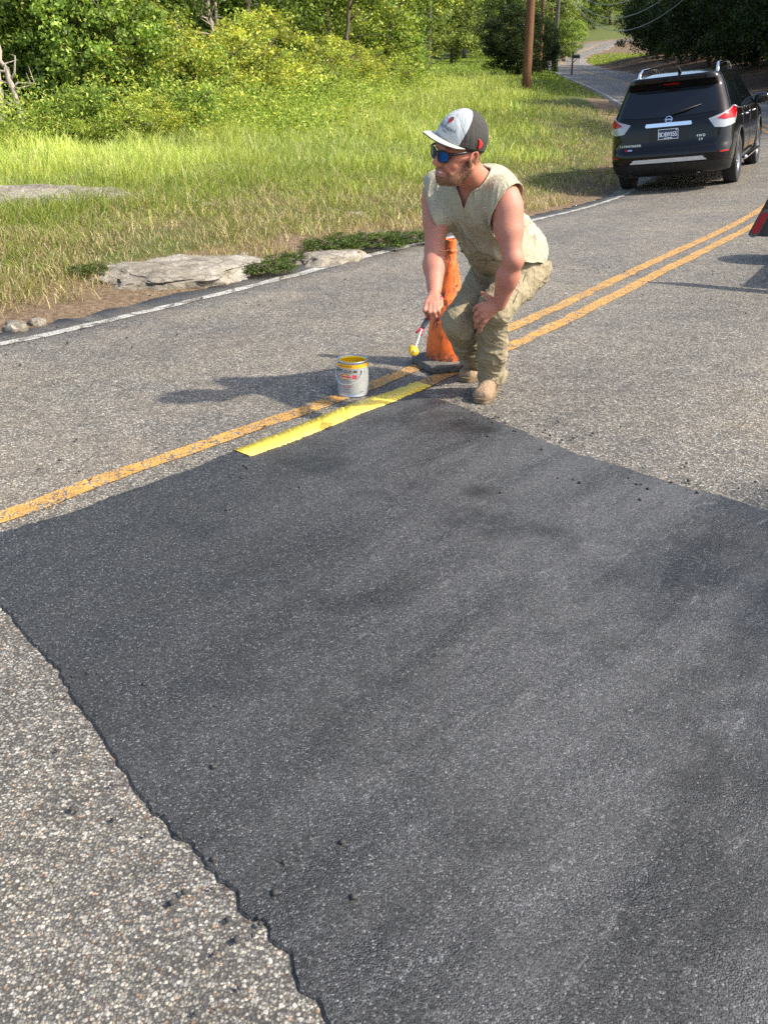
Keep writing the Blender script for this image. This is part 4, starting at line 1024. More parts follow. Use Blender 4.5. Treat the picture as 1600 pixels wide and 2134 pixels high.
    def onto(bm, cx, cz, off, name, mat, parent, flat=None):
        for v in bm.verts:
            u, z = v.co.x + cx, v.co.y + cz
            p = car_s(u, z, off + v.co.z) if flat is None else np.array([u, car_s(0, z, off + v.co.z)[1], z])
            v.co = Vector(p)
        return bm_obj(name, bm, mat, parent, smooth=False)
    onto(text_bm('BDB', 0.092, 'CENTER', 0.001, 0.80, .0004), -0.080, 0.858, 0.013, 'plate_lettering', M_PLATEW, plate, 1)
    onto(text_bm('9355', 0.092, 'CENTER', 0.001, 0.80, .0004), 0.066, 0.858, 0.013, 'plate_lettering', M_PLATEW, plate, 1)
    bm = bmesh.new()
    for c, s_ in (((0, .0045), (.31, .007)), ((0, .1505), (.31, .007)), ((-.1515, .0775), (.007, .14)), ((.1515, .0775), (.007, .14)), ((0.0, .020), (.13, .010)), ((.125, .137), (.022, .014))): bm_box(bm, (c[0], c[1], 0), (s_[0], s_[1], .002))
    onto(bm, 0, 0.815, 0.012, 'plate_border', M_PLATEW, plate, 1)
    # ring badge with a bar, model and trim lettering
    bm = bmesh.new()
    for k in range(24):
        for (r0, r1) in ((0.040, 0.052),):
            a, b = 2 * math.pi * k / 24, 2 * math.pi * (k + 1) / 24
            q = [bm.verts.new((r * math.cos(t) * 1.08, r * math.sin(t), zz)) for zz in (0, .006) for r, t in ((r0, a), (r1, a), (r1, b), (r0, b))]
            for f in ((0, 1, 2, 3), (4, 5, 6, 7), (0, 1, 5, 4), (2, 3, 7, 6)): bm.faces.new([q[i] for i in f])
    bm_box(bm, (0, 0, .005), (0.122, 0.020, 0.008))
    onto(bm, 0, 1.105, 0.012, 'badge', M_CHROME, car)
    onto(text_bm('PATHFINDER', 0.050, 'CENTER', 0.002, 1.25), -0.60, 0.735, 0.006, 'model_lettering', M_CHROME, car)
    onto(text_bm('4WD', 0.052, 'CENTER', 0.002, 1.3), 0.50, 0.815, 0.006, 'trim_lettering', M_CHROME, car)
    onto(text_bm('SV', 0.052, 'CENTER', 0.002, 1.3), 0.50, 0.760, 0.006, 'trim_lettering', M_CHROME, car)
    bm = bmesh.new(); bm_box(bm, (-.03, 0, 0), (.035, .028, .002)); onto(bm, -0.63, 0.690, 0.006, 'dealer_sticker', M_TAILR, car)
    bm = bmesh.new(); bm_box(bm, (.03, 0, 0), (.07, .022, .002)); onto(bm, -0.63, 0.690, 0.006, 'dealer_sticker', M_CHROME, car)
    # tail lights wrap round the corner
    for s in (-1, 1):
        P = lambda q: [(s * u, z) for u, z in (q if s > 0 else q[::-1])]
        tl = bm_obj('tail_light', skin_patch(P([(0.60, 1.065), (0.70, 0.935), (0.84, 0.92), (1.12, 0.965), (1.32, 1.08), (1.38, 1.15), (1.20, 1.215), (1.02, 1.20), (0.82, 1.13)]), car_s, 0.014, 0.02, 0.05), M_TAILW, car)
        bm_obj('red_lens', skin_patch(P([(0.73, 1.065), (0.84, 1.035), (1.10, 1.040), (1.28, 1.10), (1.34, 1.145), (1.20, 1.208), (1.02, 1.193), (0.84, 1.125)]), car_s, 0.020, 0.008, 0.05), M_TAILR, tl)
    # wiper
    g = Geo(); a, b = car_s(0.02, 1.175, 0.02), car_s(0.47, 1.28, 0.016); m = car_s(0.22, 1.215, 0.035)
    g.tube([a, m, b], [0.022, 0.016, 0.006], 6); g.build('wiper', M_TRIM, car)
    # side glass, pillars, handles, mirrors, sill step
    for s in (-1, 1):
        sd = lambda u, z, o, s=s: car_side(u, z, s, o)
        P = lambda q: q if s > 0 else q[::-1]
        bm_obj('side_window', skin_patch(P([(-1.78, 1.20), (-1.12, 1.155), (-1.06, 1.58), (-1.70, 1.55), (-1.84, 1.40)]), sd, 0.004), M_CGLASS, car)
        bm_obj('side_window', skin_patch(P([(-1.02, 1.15), (-0.18, 1.135), (-0.24, 1.60), (-0.98, 1.585)]), sd, 0.004), M_CGLASS, car)
        bm_obj('side_window', skin_patch(P([(-0.10, 1.135), (0.95, 1.14), (0.42, 1.52), (0.15, 1.60), (-0.16, 1.605)]), sd, 0.004), M_CGLASS, car)
        g = Geo(); g.tube([car_side(u, z, s, 0.008) for u, z in ((-1.86, 1.20), (-1.5, 1.165), (-1.05, 1.14), (-0.15, 1.125), (0.5, 1.12), (1.0, 1.12))], 0.011, 6); g.build('window_trim', M_CHROME, car)
        for y0 in (-0.86, 0.16):
            g = Geo(); g.tube([car_side(y0, 1.02, s, 0.006), car_side(y0 + .03, 1.025, s, 0.04), car_side(y0 + .17, 1.03, s, 0.045), car_side(y0 + .21, 1.03, s, 0.006)], 0.014, 8); g.build('door_handle', M_CHROME, car)
        for yy in (-1.08, -0.12, 1.0):
            g = Geo(); g.tube([car_side(yy + 0.04 * (z > 0.95), z, s, 0.0008) for z in np.linspace(0.42, 1.12, 8)], 0.004, 5); g.build('door_seam', M_TRIM, car)
        bm = bmesh.new(); bmesh.ops.create_icosphere(bm, subdivisions=3, radius=1.0)
        for v in bm.verts:
            q = v.co; v.co = Vector((s * (1.06 + 0.13 * np.sign(q.x) * abs(q.x) ** .7), 0.82 + 0.085 * q.y, 1.185 + 0.095 * np.sign(q.z) * abs(q.z) ** .75))
        mi = bm_obj('mirror', bm, M_CAR, car)
        bm = bmesh.new(); bm_box(bm, (s * 1.06, 0.738, 1.185), (0.19, 0.01, 0.13), None, 0.004); bm_obj('mirror_glass', bm, M_CGLASS, mi)
        bm = bmesh.new(); bm_box(bm, (s * 0.93, 0.85, 1.13), (0.16, 0.07, 0.05), None, 0.01); bm_obj('mirror_arm', bm, M_TRIM, mi)
        g = Geo(); g.tube([(s * 0.985, -0.88, 0.33), (s * 1.0, -0.80, 0.335), (s * 1.0, 0.95, 0.335), (s * 0.985, 1.03, 0.33)], 0.035, 8); g.build('sill_step', M_CHROME, car)
        # roof rail
        g = Geo(); xr = s * 0.60
        g.tube([(xr * 1.03, -1.66, 1.70), (xr * 1.02, -1.58, 1.79), (xr, -1.40, 1.845), (xr, -0.6, 1.865), (xr, -0.25, 1.855), (xr, -0.05, 1.79), (xr, 0.02, 1.72)], [0.03, 0.027, 0.022, 0.02, 0.022, 0.028, 0.03], 8); g.build('roof_rail', M_CHROME, car)
    g = Geo(); g.tube([(0.05, -1.72, 1.775), (0.05, -1.78, 1.81), (0.05, -1.86, 1.85)], [0.03, 0.018, 0.006], 8); g.build('antenna', M_TRIM, car)
    # dark floor, rear axle and exhaust seen under the bumper
    bm = bmesh.new(); bm_box(bm, (0, 0, 0.27), (1.5, 4.4, 0.05)); bm_box(bm, (0, -1.37, 0.36), (1.5, 0.12, 0.12)); bm_obj('underbody', bm, M_TRIM, car)
    g = Geo(); g.tube([(0.45, -2.0, 0.30), (0.45, -2.30, 0.29)], 0.035, 10); g.build('exhaust', M_RIM, car)
    return car

car = make_car()
_i = int(np.argmin(np.abs(CL[:, 1] - 17.6)))
def place_on_road(o, iy, d, yaw_off=0.0, dz=0.0):
    i = int(np.argmin(np.abs(CL[:, 1] - iy))); hd = math.atan2(CT[i, 0], CT[i, 1]) + yaw_off
    g = float(np.gradient(CL[:, 2])[i] / max(1e-6, np.linalg.norm(np.gradient(CL[:, :2], axis=0)[i])))
    z = CL[i, 2] + BANK[i] * d
    fw = Vector((math.sin(hd), math.cos(hd), g)).normalized(); rt = Vector((math.cos(hd), -math.sin(hd), BANK[i])); rt = (rt - fw * rt.dot(fw)).normalized(); up = rt.cross(fw)
    M = Matrix((rt, fw, up)).transposed().to_4x4(); M.translation = Vector((CL[i, 0] + CN[i, 0] * d, CL[i, 1] + CN[i, 1] * d, z + dz))
    o.matrix_world = M
    return M
CAR_M = place_on_road(car, 17.9, -1.8, math.radians(4.0))
# ------------------------------------------------------------------ the person: smooth distance-field surfaces
def nrm(v): v = np.asarray(v, float); return v / np.linalg.norm(v)
def ridge(p, pw=3.0, o=2):
    p = np.asarray(p, float); t = 0; a = 1.0
    for k in range(o):
        t = t + a * (1 - np.abs(vnoise(p * 1.9 ** k + 11.7 * k))) ** (pw * 2); a *= 0.6
    return t
class Field:
    def __init__(s, lo, hi, h):
        s.lo = np.array(lo, float); s.h = h
        s.n = np.ceil((np.array(hi) - s.lo) / h).astype(int) + 1
        s.D = np.full(s.n, 1.0, dtype=np.float32)
    def block(s, lo, hi):
        a = np.maximum(np.floor((np.array(lo) - s.lo) / s.h).astype(int), 0)
        b = np.minimum(np.ceil((np.array(hi) - s.lo) / s.h).astype(int) + 1, s.n)
        sl = tuple(slice(i, j) for i, j in zip(a, b))
        g = [(s.lo[k] + s.h * np.arange(a[k], b[k])).astype(np.float32) for k in range(3)]
        return sl, np.meshgrid(*g, indexing='ij')
    def put(s, sl, d, k, sub=False):
        A = s.D[sl]
        if sub:
            d = -d; h = np.clip(0.5 - 0.5 * (A - d) / k, 0, 1)
            s.D[sl] = A + (d - A) * h + k * h * (1 - h)
        else:
            h = np.clip(0.5 + 0.5 * (d - A) / k, 0, 1)
            s.D[sl] = d + (A - d) * h - k * h * (1 - h)
    def cone(s, a, b, ra, rb, k=0.02, flat=None, sub=False):
        a = np.asarray(a, float); b = np.asarray(b, float); m = max(ra, rb) * (1.3 if flat is None else max(1.3, flat[1] * 1.2)) + k + 0.03
        sl, (X, Y, Z) = s.block(np.minimum(a, b) - m, np.maximum(a, b) + m)
        ab = b - a; L2 = ab @ ab
        px, py, pz = X - a[0], Y - a[1], Z - a[2]
        t = np.clip((px * ab[0] + py * ab[1] + pz * ab[2]) / L2, 0, 1)
        qx, qy, qz = px - t * ab[0], py - t * ab[1], pz - t * ab[2]
        if flat is not None:
            ax, f = nrm(flat[0]), flat[1]
            dd = qx * ax[0] + qy * ax[1] + qz * ax[2]; e = 1 / f - 1
            qx, qy, qz = qx + ax[0] * dd * e, qy + ax[1] * dd * e, qz + ax[2] * dd * e
        d = np.sqrt(qx * qx + qy * qy + qz * qz) - (ra + (rb - ra) * t)
        s.put(sl, d, k, sub)
    def ell(s, c, r, M=None, k=0.02, sub=False):
        """ellipsoid with axes = rows of M"""
        c = np.asarray(c, float); r = np.asarray(r, float); M = np.eye(3) if M is None else np.asarray(M)
        ext = np.sqrt(((M * r[:, None]) ** 2).sum(0)) + k + 0.03
        sl, (X, Y, Z) = s.block(c - ext, c + ext)
        px, py, pz = X - c[0], Y - c[1], Z - c[2]
        u = [M[i, 0] * px + M[i, 1] * py + M[i, 2] * pz for i in range(3)]
        k0 = np.sqrt(sum((u[i] / r[i]) ** 2 for i in range(3))); k1 = np.sqrt(sum((u[i] / r[i] ** 2) ** 2 for i in range(3))) + 1e-9
        s.put(sl, k0 * (k0 - 1) / k1, k, sub)
    def mesh(s):
        """naive surface nets"""
        D = s.D; n = D.shape
        ins = D < 0
        cnt = np.zeros(tuple(i - 1 for i in n), np.int8); 
        for dx in (0, 1):
            for dy in (0, 1):
                for dz in (0, 1):
                    cnt += ins[dx:n[0] - 1 + dx, dy:n[1] - 1 + dy, dz:n[2] - 1 + dz]
        act = (cnt > 0) & (cnt < 8)
        I = np.argwhere(act); idx = np.full(cnt.shape, -1, np.int32); idx[act] = np.arange(len(I))
        P = np.zeros((len(I), 3)); W = np.zeros(len(I))
        cor = [(a, b, c) for a in (0, 1) for b in (0, 1) for c in (0, 1)]
        for A in cor:
            for B in cor:
                if sum(abs(x - y) for x, y in zip(A, B)) == 1 and A < B:
                    da = D[I[:, 0] + A[0], I[:, 1] + A[1], I[:, 2] + A[2]]; db = D[I[:, 0] + B[0], I[:, 1] + B[1], I[:, 2] + B[2]]
                    m = (da < 0) != (db < 0); t = np.where(m, da / np.where(m, da - db, 1), 0)
                    pt = np.array(A) + t[:, None] * (np.array(B) - np.array(A))
                    P += np.where(m[:, None], pt, 0); W += m
        V = s.lo + s.h * (I + P / W[:, None])
        Q = []
        for ax in range(3):
            o = [0, 0, 0]; o[ax] = 1
            a = ins; sl1 = tuple(slice(0, n[k] - o[k]) for k in range(3)); sl2 = tuple(slice(o[k], n[k]) for k in range(3))
            E = np.argwhere(a[sl1] != a[sl2]); b, c = [(1, 2), (2, 0), (0, 1)][ax]
            E = E[(E[:, b] > 0) & (E[:, c] > 0) & (E[:, b] < n[b] - 1) & (E[:, c] < n[c] - 1)]
            def at(db, dc):
                e = E.copy(); e[:, b] += db; e[:, c] += dc; return idx[e[:, 0], e[:, 1], e[:, 2]]
            q = np.stack([at(-1, -1), at(0, -1), at(0, 0), at(-1, 0)], 1)
            fl = ~a[sl1][E[:, 0], E[:, 1], E[:, 2]]
            q[fl] = q[fl][:, ::-1]; Q.append(q)
        Q = np.concatenate(Q); Q = Q[(Q >= 0).all(1)]
        return V, Q

def relax(V, Q, it=2, lam=0.5):
    """Laplacian smoothing on the quad mesh"""
    E = np.concatenate([Q[:, [0, 1]], Q[:, [1, 2]], Q[:, [2, 3]], Q[:, [3, 0]]])
    for _ in range(it):
        S = np.zeros_like(V); C = np.zeros(len(V))
        for a, b in ((0, 1), (1, 0)):
            np.add.at(S, E[:, a], V[E[:, b]]); np.add.at(C, E[:, a], 1)
        V = V + lam * (S / np.maximum(C, 1)[:, None] - V)
    return V
def vnormals(V, Q):
    fn = np.cross(V[Q[:, 2]] - V[Q[:, 0]], V[Q[:, 3]] - V[Q[:, 1]]); N = np.zeros_like(V)
    for k in range(4): np.add.at(N, Q[:, k], fn)
    return N / (np.linalg.norm(N, axis=1)[:, None] + 1e-12)
def cut_faces(V, Q, keep_vert, smooth_it=6):
    """drop the faces with a dropped vertex, then smooth the new rim along itself"""
    Q = Q[keep_vert[Q].all(1)]
    used = np.unique(Q); mp = np.full(len(V), -1); mp[used] = np.arange(len(used)); V = V[used].copy(); Q = mp[Q]
    E = np.concatenate([Q[:, [0, 1]], Q[:, [1, 2]], Q[:, [2, 3]], Q[:, [3, 0]]]); Es = np.sort(E, 1)
    u, c = np.unique(Es, axis=0, return_counts=True); B = u[c == 1]
    for _ in range(smooth_it):
        S = np.zeros_like(V); C = np.zeros(len(V))
        for a, b in ((0, 1), (1, 0)):
            np.add.at(S, B[:, a], V[B[:, b]]); np.add.at(C, B[:, a], 1)
        m = C > 0; V[m] = 0.5 * V[m] + 0.5 * S[m] / C[m][:, None]
    return V, Q, used

# joints, each measured in the photograph at its own distance
LS, RS = PX(1050, 408, 4.72), PX(914, 394, 4.95)
LE, LW = PX(1069, 540, 4.62), PX(1040, 634, 4.70)
RE, RW = PX(905, 522, 4.80), PX(905, 604, 4.62)
PC = PX(1066, 545, 5.18)
LK, LA = PX(1030, 645, 4.86), PX(1022, 785, 5.05)
RK, RA = PX(957, 672, 4.98), PX(990, 752, 5.36)
SM = 0.5 * (LS + RS)
Sd = nrm(SM - PC); Lv = nrm((LS - RS) - Sd * ((LS - RS) @ Sd)); Fd = np.cross(Lv, Sd)
if Fd @ np.array([-0.5, -0.8, -0.3]) < 0: Fd = -Fd
TM = np.stack([Lv, Fd, Sd])
LH, RH = PC + 0.095 * Lv - 0.03 * Sd, PC - 0.095 * Lv - 0.03 * Sd
HC = PX(957, 316, 4.64); HS = 1.08
_a = math.radians(57); hf = np.array([-math.sin(_a), -math.cos(_a), 0]); hl = np.array([math.cos(_a), -math.sin(_a), 0.]); hu = np.array([0, 0, 1.])
_p, _r = math.radians(7), math.radians(13)
hf, hu = hf * math.cos(_p) - hu * math.sin(_p), hu * math.cos(_p) + hf * math.sin(_p)
hl, hu = hl * math.cos(_r) - hu * math.sin(_r), hu * math.cos(_r) + hl * math.sin(_r)
HM = np.stack([hf, hl, hu])
def hp(f, l, u): return HC + HS * (f * hf + l * hl + u * hu)
NB = PX(986, 368, 4.82)                        # base of the neck

def torso(F, g, arms=True):
    F.ell(SM - 0.13 * Sd + 0.015 * Fd, (0.188 + g, 0.125 + g, 0.21 + g), TM, 0.05)
    F.ell(PC + 0.21 * Sd + 0.045 * Fd, (0.172 + g, 0.142 + g, 0.20 + g), TM, 0.06)
    F.ell(PC + 0.03 * Sd, (0.175 + g, 0.135 + g, 0.14 + g), TM, 0.06)
    F.ell(SM - 0.03 * Sd - 0.03 * Fd, (0.17 + g, 0.085 + g, 0.10 + g), TM, 0.05)
    F.ell(PX(1024, 385, 4.95), (0.14 + g, 0.09 + g, 0.105 + g), TM, 0.05)          # rounded upper back
    for S in (LS, RS): F.cone(NB - 0.03 * Sd, S, 0.06 + g, 0.068 + g, 0.04)

def build_body():
    F = Field((0.05, 4.30, 0.02), (1.02, 5.62, 1.50), 0.0042)
    torso(F, -0.018)
    # legs inside the trousers
    F.cone(LH, LK, 0.085, 0.060, 0.03); F.cone(LK, LA, 0.058, 0.036, 0.02); F.cone(RH, RK, 0.085, 0.060, 0.03); F.cone(RK, RA, 0.058, 0.036, 0.02)
    # arms
    for S, E, W, out in ((LS, LE, LW, Lv), (RS, RE, RW, -Lv)):
        up = nrm(E - S); lo = nrm(W - E)
        F.cone(S, S + up * 0.16, 0.069, 0.066, 0.03); F.cone(S + up * 0.14, E, 0.064, 0.046, 0.025)
        F.ell(S + up * 0.055 + out * 0.012, (0.066, 0.066, 0.085), np.stack([out - up * (out @ up), np.cross(up, out), up]) / 1.0, 0.03)
        L = np.linalg.norm(W - E)
        F.cone(E, E + lo * L * 0.42, 0.047, 0.050, 0.02); F.cone(E + lo * L * 0.36, W, 0.048, 0.031, 0.025, (np.cross(lo, [0, 1, 0]), 1.12))
        F.ell(E - Fd * (-0.0) + np.array([0.006, -0.004, -0.004]), (0.04, 0.04, 0.04), None, 0.02)
    # neck and head
    F.cone(NB - 0.05 * Sd, hp(-0.025, 0, -0.055), 0.072, 0.064, 0.035)
    E = lambda f, l, u, r, k=0.012, sub=False: F.ell(hp(f, l, u), HS * np.array(r), HM, k, sub)
    Cn = lambda a, b, ra, rb, k=0.012, sub=False: F.cone(hp(*a), hp(*b), HS * ra, HS * rb, k, None, sub)
    E(-0.012, 0, 0.035, (0.100, 0.079, 0.092)); E(0.030, 0, -0.025, (0.066, 0.064, 0.092), 0.02)
    for s in (-1, 1):
        Cn((-0.008, s * 0.054, -0.05), (0.055, s * 0.034, -0.088), 0.024, 0.028, 0.02)
        Cn((0.045, s * 0.034, -0.09), (0.078, s * 0.008, -0.098), 0.026, 0.025, 0.02)
        E(0.064, s * 0.036, -0.026, (0.026, 0.025, 0.024), 0.014)         # raised cheeks of a smile
        Cn((0.058, s * 0.052, 0.000), (0.01, s * 0.070, 0.000), 0.016, 0.014, 0.014)
        E(0.107, s * 0.0125, -0.029, (0.013, 0.009, 0.009), 0.006)        # nostrils
        Cn((0.088, s * 0.032, -0.034), (0.074, s * 0.040, -0.066), 0.011, 0.010, 0.008)   # fold beside the mouth
        E(0.086, s * 0.030, 0.010, (0.012, 0.018, 0.012), 0.01, True)     # eye sockets
        # ear: a shell with a hollow and a lobe
        e0 = hp(-0.010, s * 0.082, -0.002); ax = nrm(hu * 1.0 - hf * 0.25); out = s * hl
        for i in range(9):
            t0 = -2.3 + i * 0.5; q = lambda t: e0 + ax * 0.030 * math.cos(t) - np.cross(ax, out) * s * 0.019 * math.sin(t) + out * 0.004
            F.cone(q(t0), q(t0 + 0.5), 0.0062, 0.0062, 0.004)
        F.ell(e0 - out * 0.004, (0.013, 0.006, 0.024), np.stack([nrm(hf), out, nrm(hu)]), 0.006)
        F.ell(e0 - ax * 0.027 + hf * 0.008, (0.009, 0.006, 0.010), np.stack([hf, out, hu]), 0.006)
    Cn((0.092, -0.030, 0.034), (0.092, 0.030, 0.034), 0.012, 0.012, 0.014)
    Cn((0.094, 0, 0.022), (0.121, 0, -0.022), 0.0085, 0.0125, 0.010); E(0.120, 0, -0.024, (0.013, 0.013, 0.011), 0.008)
    # smiling mouth: lips round an opening that curves up at the corners
    for i in range(8):
        t = -1 + i * 0.25; m = lambda t, du: (0.099 - 0.032 * t * t, 0.036 * t, -0.0660 + du + 0.014 * t * t)
        w = 0.0072 * (1 - (t + .125) ** 2)
        Cn(m(t, 0.0075), m(t + .25, 0.0075), 0.0055, 0.0055, 0.005); Cn(m(t, -0.0085 - 0.5 * w), m(t + .25, -0.0085 - 0.5 * w), 0.0062, 0.0062, 0.005)
    for i in range(8):
        t = -0.88 + i * 0.22; m = lambda t: (0.108 - 0.032 * t * t, 0.034 * t, -0.0672 + 0.014 * t * t)
        Cn(m(t), m(t + .22), 0.0088 * (1.12 - abs(t)), 0.0088 * (1.12 - abs(t + .22)), 0.002, True)
    # right hand closed on the roller handle
    hand_right(F); hand_left(F)
    V, Q = F.mesh(); V = relax(V, Q, 2, 0.45)
    return V, Q

def chain(F, pts, r, k=0.004):
    for i in range(len(pts) - 1): F.cone(pts[i], pts[i + 1], r[i], r[i + 1], k)
# the roller handle runs from the fist down to the left
RG0, RG1 = PX(912, 630, 4.545), PX(884, 676, 4.50)      # upper and lower end of the part inside the fist
def hand_right(F):
    P = lambda x, y, d: PX(x, y, d)
    k0 = [P(889, 632, 4.515), P(897, 634, 4.505), P(905, 633, 4.505), P(912, 629, 4.515)]    # knuckles
    w = RW
    for q, rr in zip(k0, (0.0135, 0.0145, 0.014, 0.0125)):
        F.cone(w + (q - w) * 0.05, q, 0.019, rr, 0.010)
    mids = [P(885, 646, 4.475), P(895, 650, 4.465), P(904, 650, 4.465), P(912, 646, 4.475)]
    ends = [P(889, 655, 4.50), P(899, 661, 4.485), P(907, 659, 4.49), P(914, 652, 4.50)]
    tips = [P(894, 652, 4.535), P(902, 654, 4.53), P(909, 651, 4.535), P(915, 646, 4.54)]
    for a, b, c, d in zip(k0, mids, ends, tips): chain(F, [a, b, c, d], [0.0118, 0.0105, 0.0098, 0.0085])
    chain(F, [w + 0.3 * (k0[3] - w), P(917, 622, 4.56), P(919, 636, 4.54), P(913, 645, 4.515)], [0.017, 0.0135, 0.0115, 0.0095])
def hand_left(F):
    P = PX
    k0 = [P(1004, 634, 4.700), P(1002, 646, 4.692), P(1004, 658, 4.694), P(1009, 669, 4.702)]
    w = LW
    for q, rr in zip(k0, (0.0135, 0.0145, 0.014, 0.0125)): F.cone(w + (q - w) * 0.08, q, 0.020, rr, 0.011)
    m = [P(994, 638, 4.705), P(992, 654, 4.700), P(994, 668, 4.705), P(1003, 679, 4.714)]
    e = [P(989, 643, 4.730), P(989, 662, 4.728), P(991, 677, 4.732), P(1000, 687, 4.735)]
    t = [P(987.5, 648, 4.752), P(989, 668, 4.750), P(991, 682, 4.752), P(999, 691, 4.750)]
    for a, b, c, d in zip(k0, m, e, t): chain(F, [a, b, c, d], [0.0120, 0.0108, 0.0098, 0.0082])
    chain(F, [w + 0.35 * (k0[0] - w), P(1022, 622, 4.715), P(1013, 615, 4.725), P(1003.5, 610, 4.745)], [0.018, 0.0135, 0.0118, 0.0088])

def mat_skin():
    t = NT('skin'); v = t.coord('World'); c = t.vcol('Col')
    n = t.noise(v, 45, 5, .6); n2 = t.noise(v, 14, 3, .5)
    c2 = t.mix(t.ramp(n, [(0.35, 0.0), (0.75, 0.4)]), c, t.mix(1.0, c, (1.18, 0.78, 0.74), 'MULTIPLY'))
    c2 = t.mix(t.ramp(n2, [(0.5, 0.0), (0.8, 0.35)]), c2, t.mix(1.0, c, (1.15, 0.72, 0.66), 'MULTIPLY'))
    fine = t.noise(v, 420, 3, .6)
    return t.done(t.bsdf(c2, 0.55, 0, t.bump(fine, 0.3, 0.002), 0.35, sss=0.10))
def mat_cloth(name, col, dirt=(0.2, 0.15, 0.09), amount=0.35, weave=900, dscale=6):
    t = NT(name); v = t.coord('World')
    n = t.noise(v, 3.5, 4, .6); f = t.noise(v, weave, 2, .5); st = t.noise(v, dscale, 6, .7)
    c = t.ramp(n, [(0.3, tuple(k * .92 for k in col)), (0.7, tuple(min(1, k * 1.06) for k in col))])
    c = t.mix(t.math('MULTIPLY', t.ramp(st, [(0.52, 0.0), (0.72, 1.0)]), amount), c, dirt)
    wr = t.noise(t.coord('World', (1.5, 1.5, 0.35)), 20, 5, .62, dist=0.8)
    b = t.bump(wr, 0.9, 0.016); b = t.bump(f, 0.25, 0.002, b)
    return t.done(t.bsdf(c, 0.88, 0, b, 0.2))
M_SKIN = mat_skin()
M_SHIRT = mat_cloth('cotton_shirt', (0.42, 0.39, 0.285), (0.42, 0.33, 0.15), 0.22)
M_PANTS = mat_cloth('canvas_trousers', (0.29, 0.245, 0.16), (0.14, 0.105, 0.06), 0.5, 700, 9)
M_BOOT = mat_cloth('suede_boot', (0.30, 0.205, 0.135), (0.40, 0.31, 0.21), 0.55, 500, 18)
M_SOLE = simple('boot_sole', (0.19, 0.13, 0.075), 0.8)
M_BLACKPL = simple('black_plastic', (0.012, 0.012, 0.013), 0.28, bump=0.0)
M_BEARD = simple('beard_hair', (0.19, 0.115, 0.06), 0.6, var=0.4, bump=0)
M_TEETH = simple('teeth', (0.78, 0.72, 0.62), 0.3, var=0.03, bump=0)
M_CAPW = mat_cloth('cap_cloth_pale', (0.40, 0.44, 0.465), (0.4, 0.38, 0.3), 0.2, 900)
M_CAPD = mat_cloth('cap_mesh_dark', (0.060, 0.058, 0.054), (0.10, 0.09, 0.07), 0.4, 500)
M_RED = simple('red_patch', (0.55, 0.02, 0.02), 0.6)
M_INK = simple('dark_thread', (0.03, 0.03, 0.045), 0.8, bump=0)

def head_coords(V):
    q = (V - HC) / HS; return q @ hf, q @ hl, q @ hu

person = empty('person', (0.5, 5.1, 0.0), 'man in cap and sunglasses crouching over the yellow line with a paint roller', 'person')
PO = np.array([0.5, 5.1, 0.0])
def pmesh(name, V, Q, mat, parent=None, col=None, smooth=True):
    """mesh given in world coordinates, parented to the person (whose Empty is only moved, not turned)"""
    return mesh_np(name, np.asarray(V) - PO, Q, mat, col, smooth, parent or person)

